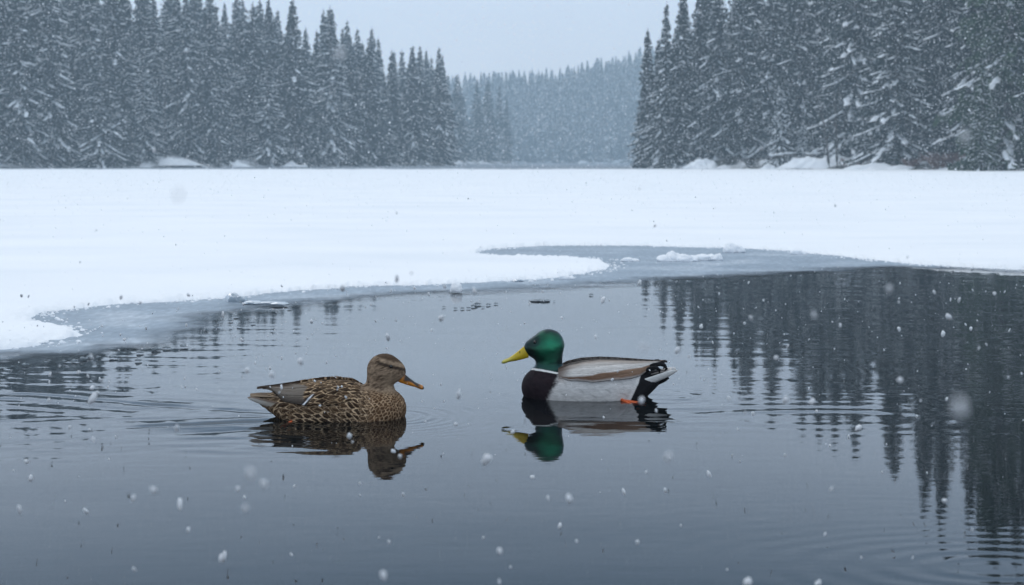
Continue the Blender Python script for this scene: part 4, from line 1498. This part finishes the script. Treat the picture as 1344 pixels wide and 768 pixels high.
def drake_wing(U, V, TH, X, sg):
    nz = fbm(X * 50, TH * 60, seed=71 + (sg > 0), oct=3)
    fine = np.sin(V * 120 + 3 * fbm(U * 12, V * 12, seed=72))
    bound = 0.04 + 0.44 * U ** 0.8 + 0.02 * np.sin(U * 21)       # between brown tertials below and pale scapulars above
    pale = lerp((0.48, 0.45, 0.425), (0.66, 0.64, 0.61), np.clip(0.5 + 0.5 * nz + 0.12 * fine, 0, 1))
    pale = lerp(pale, (0.25, 0.195, 0.16), smooth(0.50, 0.85, V + 0.25 * smooth(0.35, 0.0, U)) * 0.75)
    br = lerp((0.11, 0.060, 0.038), (0.27, 0.175, 0.12), np.clip(U * 1.1 - 0.15 + 0.3 * nz + 0.5 * (V / (bound + 0.01)) * U, 0, 1))
    c = lerp(br, pale, smooth(-0.035, 0.03, V - bound))
    # shafts and edges of the long feathers
    ed = np.abs(V - bound * 0.5 - 0.03 * U)
    c = lerp(c, (0.07, 0.045, 0.035), smooth(0.010, 0.0, ed) * smooth(0.2, 0.5, U) * 0.5)
    e2 = np.abs(V - (0.52 + 0.20 * U))
    c = lerp(c, (0.20, 0.165, 0.14), smooth(0.014, 0.0, e2) * 0.6 * smooth(0.15, 0.4, U))
    lane = V * 4.2 - 1.1 * U + 0.25 * np.sin(U * 5)
    lf = lane - np.floor(lane)
    c = c * (0.86 + 0.26 * lf + 0.10 * fbm(U * 10, V * 90, seed=74, oct=3))[..., None]
    c = lerp(c, (0.11, 0.085, 0.07), smooth(0.09, 0.0, lf) * smooth(0.1, 0.3, U) * 0.7)
    top = smooth(0.80, 0.87, V + 0.03 * nz - 0.10 * U + 0.10 * smooth(0.4, 0.1, U))
    speck = lerp((0.035, 0.03, 0.028), (0.16, 0.14, 0.125), np.clip(0.5 + 1.0 * fbm(U * 90, V * 60, seed=73, oct=2), 0, 1))
    c = lerp(c, speck, top)
    c = lerp(c, (0.05, 0.042, 0.04), smooth(0.90, 0.97, U) * smooth(0.35, 0.6, V))
    c = lerp(c, (0.10, 0.065, 0.05), smooth(0.14, 0.0, U) * 0.8)
    c = lerp(c, (0.40, 0.39, 0.38), smooth(0.09, 0.0, V + 0.04 * nz) * 0.75)
    rel = 0.0012 * lf - 0.0012 * smooth(0.02, 0.0, np.abs(V - bound)) - 0.0009 * smooth(0.015, 0, e2) + 0.0003 * fine * 0.5
    return c, rel


blk = lambda t_, s_: np.tile((0.012, 0.012, 0.013), (len(t_), 1)) * 1.0
wht = lambda t_, s_: lerp((0.72, 0.72, 0.70), (0.42, 0.40, 0.37), smooth(-0.2, -1.0, s_) * 0.4 + 0.2 * smooth(0.85, 1, t_))
DR = dict(
    box=(-0.20, 0.245, 0.125, -0.085, 0.215),
    body=[(0.178, 0.074, -0.035, 0.062), (0.16, 0.079, -0.048, 0.075), (0.12, 0.084, -0.058, 0.088), (0.07, 0.098, -0.064, 0.096),
          (0.02, 0.105, -0.066, 0.098), (-0.04, 0.103, -0.060, 0.094), (-0.09, 0.094, -0.044, 0.080), (-0.125, 0.082, -0.012, 0.058), (-0.155, 0.075, 0.020, 0.038), (-0.18, 0.076, 0.044, 0.022), (-0.195, 0.078, 0.056, 0.012)],
    breast=((0.1605, 0, 0.028), (0.0615, 0.069, 0.058)),
    neck=[(0.135, 0.035, 0.052), (0.146, 0.078, 0.034), (0.142, 0.108, 0.034), (0.144, 0.14, 0.038)], neck_y=0.84,
    skull=((0.1455, 0, 0.1545), (0.0445, 0.0305, 0.0415)), face=((0.184, 0, 0.1425), (0.031, 0.0205, 0.0265)), cheek=((0.160, 0, 0.134), (0.040, 0.0275, 0.027)),
    blend=0.018, paint=paint_drake, eye=(0.1835, 0.160),
    bill=dict(top=(0.209, 0.1535), bot=(0.198, 0.114), tip=(0.2795, 0.0990), dip=0.0034, tipr=0.0058,
              paint=lambda t_, s_, V: lerp(lerp(lerp((0.56, 0.40, 0.014), (0.44, 0.40, 0.06), smooth(0.35, 0.9, t_)), (0.02, 0.02, 0.015), np.maximum(smooth(0.955, 0.985, t_) * smooth(-0.4, 0.3, s_), smooth(0.035, 0.022, np.hypot(t_ - 0.30, (s_ - 0.62) * 0.14)))),
                                           (0.16, 0.12, 0.01), smooth(0.12, 0.0, np.abs(s_ + 0.15)) * smooth(0.12, 0.3, t_) * 0.55)),
    wing=dict(x0=0.118, x1=-0.186, zc=0.005, top_deg=80, rake=-0.02,
              tab=[(0.118, 0.088, 0.066, 0.089), (0.09, 0.099, 0.060, 0.097), (0.05, 0.108, 0.056, 0.1015), (0.0, 0.1115, 0.055, 0.1025), (-0.05, 0.110, 0.056, 0.099), (-0.09, 0.107, 0.058, 0.088), (-0.12, 0.105, 0.064, 0.070),
                   (-0.145, 0.104, 0.076, 0.048), (-0.165, 0.1035, 0.088, 0.028), (-0.186, 0.1025, 0.098, 0.012)],
              scallop=lambda u: 0.0065 * np.abs(np.sin(u * 7.5 + 0.8 * np.sin(u * 5))) * smooth(0.1, 0.3, u), paint=drake_wing),
    tail={'tail_feathers': [dict(geo=((-0.128, s * 0.046, 0.047), (-0.2225, s * 0.020, 0.0795), (0.15, s * 0.35, 1), 0.0135, 0.008), kw=dict(th=0.003), col=wht) for s in (-1, 1)] +
          [dict(geo=((-0.14, s * 0.018, 0.066), (-0.219, s * 0.010, 0.082), (0, 1, 0.15 * s), 0.014, 0.010), kw=dict(th=0.0025), col=lambda t_, s_: lerp((0.30, 0.28, 0.26), (0.62, 0.60, 0.58), smooth(0.5, 1, t_))) for s in (-1, 1)],
          'undertail_coverts': [dict(geo=((-0.125, s * 0.028, 0.040), (-0.198, s * 0.012, 0.058), (0.25, s * 0.3, 1), 0.021, 0.009), kw=dict(th=0.010), col=blk) for s in (-1, 1)]},
    curls=[(np.array([(-0.135, s * 0.022, 0.086), (-0.155, s * 0.030, 0.096), (-0.172, s * 0.030, 0.099), (-0.187, s * 0.026, 0.094), (-0.192, s * 0.022, 0.084), (-0.186, s * 0.020, 0.077)]) + np.array([0, 0, 0.0]), [0.007, 0.0065, 0.006, 0.005, 0.004, 0.0015]) for s in (-1, 1)] +
          [(np.array([(-0.125, s * 0.034, 0.078), (-0.145, s * 0.040, 0.088), (-0.160, s * 0.040, 0.090), (-0.170, s * 0.036, 0.083), (-0.170, s * 0.032, 0.074)]), [0.007, 0.0065, 0.006, 0.0045, 0.0015]) for s in (-1, 1)],
    feet=[((-0.062, 0.092, 0.0045), R(180 - 40), 0.078, 0.05, 1), ((-0.075, -0.055, -0.03), R(180 + 15), 0.052, 0.3, -1)],
)


# ---- hen -------------------------------------------------------------------
DK, BUFF, MID = (0.022, 0.013, 0.008), (0.58, 0.40, 0.235), (0.13, 0.085, 0.05)


def hen_pattern(u, v_, seed, light=0.5, rim=0.74, inner=True, pointed=0.0):
    wu = fbm(u * 0.9, v_ * 0.9, seed=seed + 400, oct=3)
    wv2 = fbm(u * 0.9 + 40, v_ * 0.9, seed=seed + 401, oct=3)
    r_f, rn, dv = feathers(u + 0.40 * wu, v_ + 0.34 * wv2, seed, 0.62, pointed)
    st = fbm(u * 2.0, v_ * 11, seed=seed + 402, oct=3)
    rim = rim + 0.14 * (rn - 0.5) + 0.10 * st
    c = lerp(DK, (0.060, 0.034, 0.018), rn)
    buff = lerp(BUFF, (0.30, 0.185, 0.095), rn)
    buff = lerp(buff, (0.50, 0.40, 0.29), np.clip(light + 0.8 * st, 0, 1) * 0.7)
    c = lerp(c, buff, smooth(rim, rim + 0.10, r_f))
    if inner:
        c = lerp(c, buff, smooth(0.10, 0.03, np.abs(r_f - 0.38 - 0.12 * rn) + 0.05 * st) * 0.7 * (rn > 0.35))
    c = lerp(c, (0.20, 0.125, 0.07), smooth(0.05, 0.01, np.abs(dv)) * (r_f < 0.7) * 0.35)       # shaft
    c = c * (0.80 + 0.5 * np.clip(0.5 + st, 0, 1) + 0.45 * fbm(u * 0.35, v_ * 0.3, seed=seed + 405, oct=2))[..., None]
    return c, (1 - r_f)


def paint_hen(v, n_, f):
    x, y_, z = v.T
    nz1 = fbm(x * 90, y_ * 200, z * 200, seed=81, oct=3)
    nz2 = fbm(x * 25, y_ * 25, z * 25, seed=82, oct=3)
    a = np.arctan2(np.abs(y_), z + 0.03) + 0.03 * nz2         # angle round the body, 0 on the back
    arc = a * 0.088
    # feather size grows from breast to flank
    xx = np.linspace(0.25, -0.25, 400)
    size = np.interp(xx, [-0.25, -0.05, 0.05, 0.12, 0.17, 0.25], [0.019, 0.020, 0.016, 0.010, 0.008, 0.0075])
    U = np.concatenate([[0], np.cumsum(0.5 * (1 / size[1:] + 1 / size[:-1]) * -(xx[1:] - xx[:-1]))])
    u = np.interp(-x, -xx, U) + 0.25 * nz2
    wsz = np.interp(x, [-0.25, -0.05, 0.05, 0.15, 0.25], [0.0165, 0.0165, 0.0150, 0.0105, 0.009])
    wq = np.where(x > 0.10, 0.0105, 0.0155)
    c1, h1 = hen_pattern(u * 0.82, arc / 0.0105 + 0.45 * u, 83, 0.5, 0.72, True, 0.45)
    u2 = -(x - 0.3) / 0.0088 + (z - 0.02) / 0.012
    c2, h2 = hen_pattern(u2, np.arctan2(y_, z * 0.6 + 0.05) / 0.075, 84, 0.35, 0.62, False)
    c2 = lerp(c2, (0.20, 0.095, 0.042), 0.25)
    tb = smooth(0.095, 0.125, x)
    c = lerp(c1, c2, tb)
    hgt = h1 * (1 - tb) * 0.0028 + h2 * tb * 0.0012
    c = c * (1 + 0.22 * nz1[:, None])
    # belly near the water a little paler, stern buff
    c = lerp(c, c * 1.25 + 0.02, smooth(0.02, -0.005, z) * 0.5)
    c = lerp(c, (0.30, 0.215, 0.14), smooth(-0.135, -0.17, x) * 0.35)
    # head and neck: fine streaks on buff brown
    hx = (z - 0.066) + (x - 0.134) * 0.10
    m_h = smooth(0.0, 0.016, hx + 0.006 * nz2) * (x > 0.075)
    st = fbm(x * 75 + z * 40, y_ * 330, z * 330 - x * 120, seed=85, oct=3)
    head = lerp((0.34, 0.245, 0.165), (0.085, 0.055, 0.036), np.clip(0.5 + 1.3 * st, 0, 1))
    head = lerp(head, (0.38, 0.28, 0.19), smooth(0.122, 0.105, z) * smooth(0.135, 0.165, x) * 0.6)
    crown = smooth(0.004, -0.004, (0.158 - z) + (x - 0.15) * -0.14 + 0.0)
    crown_col = lerp((0.030, 0.019, 0.013), (0.10, 0.063, 0.04), np.clip(0.5 + 1.2 * st, 0, 1))
    head = lerp(head, crown_col, smooth(0.152, 0.160, z + 0.25 * (x - 0.16)) * 0.9)
    line = np.abs(z - (0.1395 - 0.30 * (x - 0.165)))
    head = lerp(head, (0.035, 0.024, 0.018), smooth(0.006, 0.002, line) * smooth(0.120, 0.135, x) * 0.85)
    head = lerp(head, (0.42, 0.31, 0.21), smooth(0.006, 0.002, np.abs(line - 0.0095)) * (z > 0.139 - 0.30 * (x - 0.165)) * smooth(0.130, 0.145, x) * 0.42)
    c = lerp(c, head, m_h)
    return c, hgt * (1 - m_h) + 0.0004 * st * m_h, np.zeros(len(f), int)


def hen_wing(U, V, TH, X, sg):
    nz = fbm(X * 60, TH * 50, seed=91, oct=3)
    u = U * 10.5 + 1.2 * V
    v_ = (TH - 0.2) * 7.0 + 2.6 * U
    c, h_ = hen_pattern(u, v_, 92, 0.4, 0.78, True, 0.5)
    rel = h_ * 0.0030
    # long plain grey-brown tertials behind, overlapping blades
    rear = smooth(-0.015, 0.015, (U - 0.50) - 0.10 * np.sin(V * 5) * 0.4 - 0.62 * np.clip(V - 0.62, 0, 1))
    lane = V * 3.1 + 0.25 * U
    fr_ = lane - np.floor(lane)
    plain = lerp((0.07, 0.056, 0.046), (0.17, 0.145, 0.122), np.clip(0.10 + 0.35 * (1 - fr_) + 0.9 * smooth(0.05, 0.45, V) - 0.3 * smooth(0.5, 0.75, V) + 0.35 * nz + 0.2 * fbm(U * 6, V * 80, seed=94), 0, 1))
    plain = lerp(plain, (0.36, 0.30, 0.24), smooth(0.90, 0.97, fr_) * 0.6)
    plain = lerp(plain, (0.03, 0.024, 0.02), smooth(0.10, 0.0, fr_) * 0.7)
    plain = lerp(plain, (0.045, 0.036, 0.03), smooth(0.16, 0.03, V) * 0.7)
    c = lerp(c, plain, rear)
    rel = rel * (1 - rear) + rear * (0.0018 * (1 - fr_))
    # dark primaries along the top
    top = smooth(0.72, 0.80, V + 0.05 * nz) * smooth(0.62, 0.72, U)
    c = lerp(c, lerp((0.03, 0.022, 0.018), (0.10, 0.07, 0.05), np.clip(0.5 + nz, 0, 1)), top)
    # white-edged wing patch
    s1 = np.abs((U - 0.50) + 0.30 * (V - 0.12))
    wm = smooth(0.014, 0.007, s1) * smooth(0.34, 0.26, V)
    c = lerp(c, (0.75, 0.77, 0.80), wm)
    c = lerp(c, (0.03, 0.03, 0.035), smooth(0.012, 0.006, np.abs(s1 - 0.024)) * smooth(0.34, 0.26, V) * 0.8)
    c = lerp(c, (0.035, 0.024, 0.018), smooth(0.03, 0.0, V) * 0.35)
    return c * (1 + 0.2 * nz[..., None]), rel


buf = lambda t_, s_: lerp(lerp((0.56, 0.50, 0.42), (0.74, 0.70, 0.64), smooth(0.2, 0.9, t_)), (0.14, 0.09, 0.06), smooth(0.25, 0.8, s_) * 0.9)
brn = lambda t_, s_: lerp(lerp((0.05, 0.033, 0.022), (0.16, 0.11, 0.07), t_), (0.45, 0.35, 0.25), smooth(0.7, 1.0, np.abs(s_)) * 0.9)
HN = dict(
    box=(-0.185, 0.225, 0.115, -0.080, 0.190),
    body=[(0.160, 0.070, -0.034, 0.060), (0.145, 0.074, -0.044, 0.070), (0.11, 0.080, -0.054, 0.080), (0.065, 0.094, -0.060, 0.087),
          (0.02, 0.099, -0.062, 0.089), (-0.04, 0.094, -0.056, 0.085), (-0.085, 0.083, -0.040, 0.072), (-0.12, 0.073, -0.010, 0.052), (-0.145, 0.066, 0.012, 0.036), (-0.165, 0.062, 0.026, 0.024), (-0.178, 0.060, 0.034, 0.014)],
    breast=((0.145, 0, 0.024), (0.0575, 0.064, 0.054)),
    neck=[(0.120, 0.030, 0.048), (0.131, 0.070, 0.0325), (0.133, 0.095, 0.031), (0.138, 0.12, 0.034)], neck_y=0.84,
    skull=((0.1465, 0, 0.1345), (0.0425, 0.0275, 0.0365)), face=((0.176, 0, 0.1225), (0.026, 0.0185, 0.0235)), cheek=((0.156, 0, 0.1165), (0.034, 0.025, 0.022)),
    blend=0.018, paint=paint_hen, eye=(0.1655, 0.1395),
    bill=dict(top=(0.190, 0.128), bot=(0.180, 0.096), tip=(0.2505, 0.0785), dip=0.0032, tipr=0.0060,
              paint=lambda t_, s_, V: lerp(lerp((0.62, 0.23, 0.025), (0.018, 0.016, 0.016), smooth(-0.25, 0.15, s_ + 0.35 * np.sin(t_ * 9)) * smooth(0.12, 0.26, t_) * smooth(0.98, 0.72, t_)),
                                           (0.012, 0.01, 0.01), smooth(0.93, 0.97, t_))),
    wing=dict(x0=0.085, x1=-0.180, zc=0.002, top_deg=80, rake=-0.02,
              tab=[(0.085, 0.090, 0.064, 0.081), (0.06, 0.099, 0.054, 0.0895), (0.02, 0.104, 0.048, 0.0930), (-0.02, 0.1025, 0.046, 0.0925), (-0.06, 0.097, 0.046, 0.086), (-0.09, 0.092, 0.046, 0.076), (-0.115, 0.088, 0.050, 0.062),
                   (-0.135, 0.085, 0.058, 0.046), (-0.16, 0.082, 0.072, 0.026), (-0.180, 0.0795, 0.077, 0.010)],
              scallop=lambda u: 0.003 * np.abs(np.sin(u * 12)), paint=hen_wing),
    tail={'tail_feathers': [dict(geo=((-0.120, s * 0.040, 0.034), (-0.2105, s * 0.022, 0.0575), (0.1, s * 0.5, 1), 0.015, 0.007), kw=dict(th=0.003), col=buf) for s in (-1, 1)] +
          [dict(geo=((-0.12, s * 0.022, 0.058), (-0.205, s * 0.016, 0.060), (0, 1, 0.2 * s), 0.016, 0.010), kw=dict(th=0.0025), col=brn) for s in (-1, 1)] +
          [dict(geo=((-0.12, s * 0.004, 0.061), (-0.208, s * 0.004, 0.062), (0, 1, 0.0), 0.014, 0.010), kw=dict(th=0.0025), col=brn) for s in (-1, 1)]},
    feet=[((-0.090, -0.070, 0.001), R(180 + 25), 0.030, 0.3, -1), ((-0.08, 0.05, -0.03), R(180 - 15), 0.045, 0.3, 1)],
)

duck('mallard_hen', HEN - np.array([0, 0, 0.004]), 0.0, HN, 'brown mottled female duck with an orange and black bill swimming on the pond')
duck('mallard_drake', DRAKE - np.array([0, 0, 0.003]), math.pi, DR, 'male duck with glossy green head, yellow bill and grey flanks swimming on the pond')


# ------------------------------------------------------------------ falling snow
def flake_mesh(seed):
    rs = np.random.default_rng(seed)
    G = Geo()
    for i in range(rs.integers(2, 5)):
        v, f = blob((rs.uniform(.5, .8), rs.uniform(.5, .8), rs.uniform(.5, .9)), seed * 11 + i, 0.5, 8, 10, -2)
        G.add(v + rs.normal(0, 0.30, 3) * (i > 0), f)
    return G.build('snowflake', [M['flake']])


FL = [flake_mesh(i + 1) for i in range(6)]
# the flakes one notices in the photograph: pixel, apparent size in pixels, distance
big = [(1260, 534, 22, .42, 'huge soft blurred snowflake in front of the dark reflection on the right'),
       (328, 620, 13, .75, 'large oval soft snowflake over the open water below the hen'),
       (1266, 179, 14, .60, 'large soft blurred snowflake in front of the green tinged trees at the right'),
       (877, 599, 11, .85, 'large oval snowflake over the water below the tail of the drake'),
       (844, 455, 10, .80, 'soft round snowflake just above the back of the drake'),
       (346, 634, 10, 1.0, 'round snowflake touching the large oval one below the hen'),
       (502, 754, 10, 1.1, 'bright oval snowflake at the bottom edge below the hen'),
       (323, 668, 9, .9, 'round soft snowflake under the pair of big flakes below the hen'),
       (235, 255, 11, .50, 'greyish blurred snowflake against the white lake snow at the left'),
       (446, 72, 12, .6, 'soft pale snowflake before the left skyline spruces'),
       (201, 644, 8, 1.2, 'small round snowflake over the water left of the big pair'),
       (1168, 378, 9, .9, 'soft snowflake at the far rim of the dark reflection'),
       (1068, 413, 8, 1.0, 'brighter of two near snowflakes in the middle of the dark reflection'),
       (1150, 620, 0, 1, None)]
for px, py, s, D, lab in big:
    if lab is None:
        continue
    p = along(px, py, D)
    o = link('snowflake', FL[int(px) % 6], None, p)
    k = s / FPX * D * 0.5
    o.scale = (k * random.uniform(.85, 1.1), k, k * random.uniform(1.0, 1.35))
    o.rotation_euler = (random.uniform(-.4, .4), random.uniform(-.4, .4), random.uniform(0, 6.28))
    tag(o, lab, 'snowflake', 'large soft snowflakes close to the camera')
n_ = 0
while n_ < 285:
    D = random.uniform(1.3 ** 1.5, 4.5 ** 1.5) ** (1 / 1.5)
    fy_ = random.uniform(0, 768)
    p = along(random.uniform(0, 1344), fy_, D)
    if fy_ < 365 and random.random() < 0.88:
        continue
    sx_ = CX + FPX * p[0] / D
    if (470 < sx_ < 570 and 452 < fy_ < 565) or (645 < sx_ < 755 and 420 < fy_ < 535):
        continue
    if p[2] < 0.08 or (abs(p[1] - 3.8) < 0.5 and p[2] < 0.25 and abs(p[0]) < 1.0 and False):
        continue
    o = link('snowflake', random.choice(FL), None, p)
    k = random.choice([.0016, .0019, .0023, .0028, .0036, .0046] if fy_ > 365 else [.0012, .0015]) * random.uniform(.8, 1.25)
    o.scale = (k * random.uniform(.7, 1.1), k * random.uniform(.7, 1.1), k * random.uniform(.9, 1.6))
    o.rotation_euler = (random.uniform(-.6, .6), random.uniform(-.6, .6), random.uniform(0, 6.28))
    tag(o, 'small white snowflake falling through the near air over the pond', 'snowflake', 'near snowflakes in the air')
    n_ += 1

# the rest of the snowfall
NF = 140000
rr = rng.uniform(0, 1, NF) ** (1 / 1.9) * 42 + 9.0
ax = rng.uniform(-0.60, 0.60, NF)
az_ = rng.uniform(0, 1, NF)
px_ = rr * ax
zz = az_ * (CAMH + 0.20 * rr)
ok = zz > 0.03
rr, px_, zz = rr[ok], px_[ok], zz[ok]
NF = len(rr)
rad = (0.0029 + 0.0026 * rng.uniform(0, 1, NF) ** 2) * (1 + rr * 0.022)
# and the fine ones low over the pond
NL = 1600
r2 = rng.uniform(0, 1, NL) ** 0.6 * 6.5 + 2.4
rr = np.concatenate([rr, r2]); px_ = np.concatenate([px_, r2 * rng.uniform(-0.6, 0.6, NL)]); zz = np.concatenate([zz, rng.uniform(0.02, 0.20, NL)])
rad = np.concatenate([rad, 0.0009 + 0.0020 * rng.uniform(0, 1, NL) ** 2])
NF += NL
octv = np.array([(1, 0, 0), (-1, 0, 0), (0, 1, 0), (0, -1, 0), (0, 0, 1.2), (0, 0, -1.2)], float)
octf = np.array([(0, 2, 4), (2, 1, 4), (1, 3, 4), (3, 0, 4), (2, 0, 5), (1, 2, 5), (3, 1, 5), (0, 3, 5)])
jit = rng.normal(0, 0.25, (NF, 6, 3)) + octv[None]
V = jit * rad[:, None, None] + np.stack([px_, rr, zz], -1)[:, None]
F = octf[None] + (np.arange(NF) * 6)[:, None, None]
o = link('falling_snow', mesh_np('falling_snow', V.reshape(-1, 3), F.reshape(-1, 3), M['flake_fine'], True))
o['kind'] = 'stuff'
o['label'] = 'fine snow falling over the lake and in front of the woods'

# ------------------------------------------------------------------ the snowy air
m = bpy.data.materials.new('haze_air')
m.use_nodes = True
t = m.node_tree
t.nodes.clear()
o_ = t.nodes.new('ShaderNodeOutputMaterial')
pv = t.nodes.new('ShaderNodeVolumePrincipled')
pv.inputs['Color'].default_value = (0.70, 0.88, 1.0, 1)
pv.inputs['Density'].default_value = HAZE
pv.inputs['Anisotropy'].default_value = 0.0
t.links.new(pv.outputs[0], o_.inputs['Volume'])
bx = np.array([(x, y_, z) for x in (-262, 262) for y_ in (-18, 800) for z in (-1.6, 85)], float)
bf = np.array([(0, 1, 3, 2), (4, 6, 7, 5), (0, 4, 5, 1), (2, 3, 7, 6), (0, 2, 6, 4), (1, 5, 7, 3)])
o = link('haze', mesh_np('haze', bx, bf, m, False))
o['kind'] = 'stuff'
print('TREES', cnt, 'FLAKES', NF)
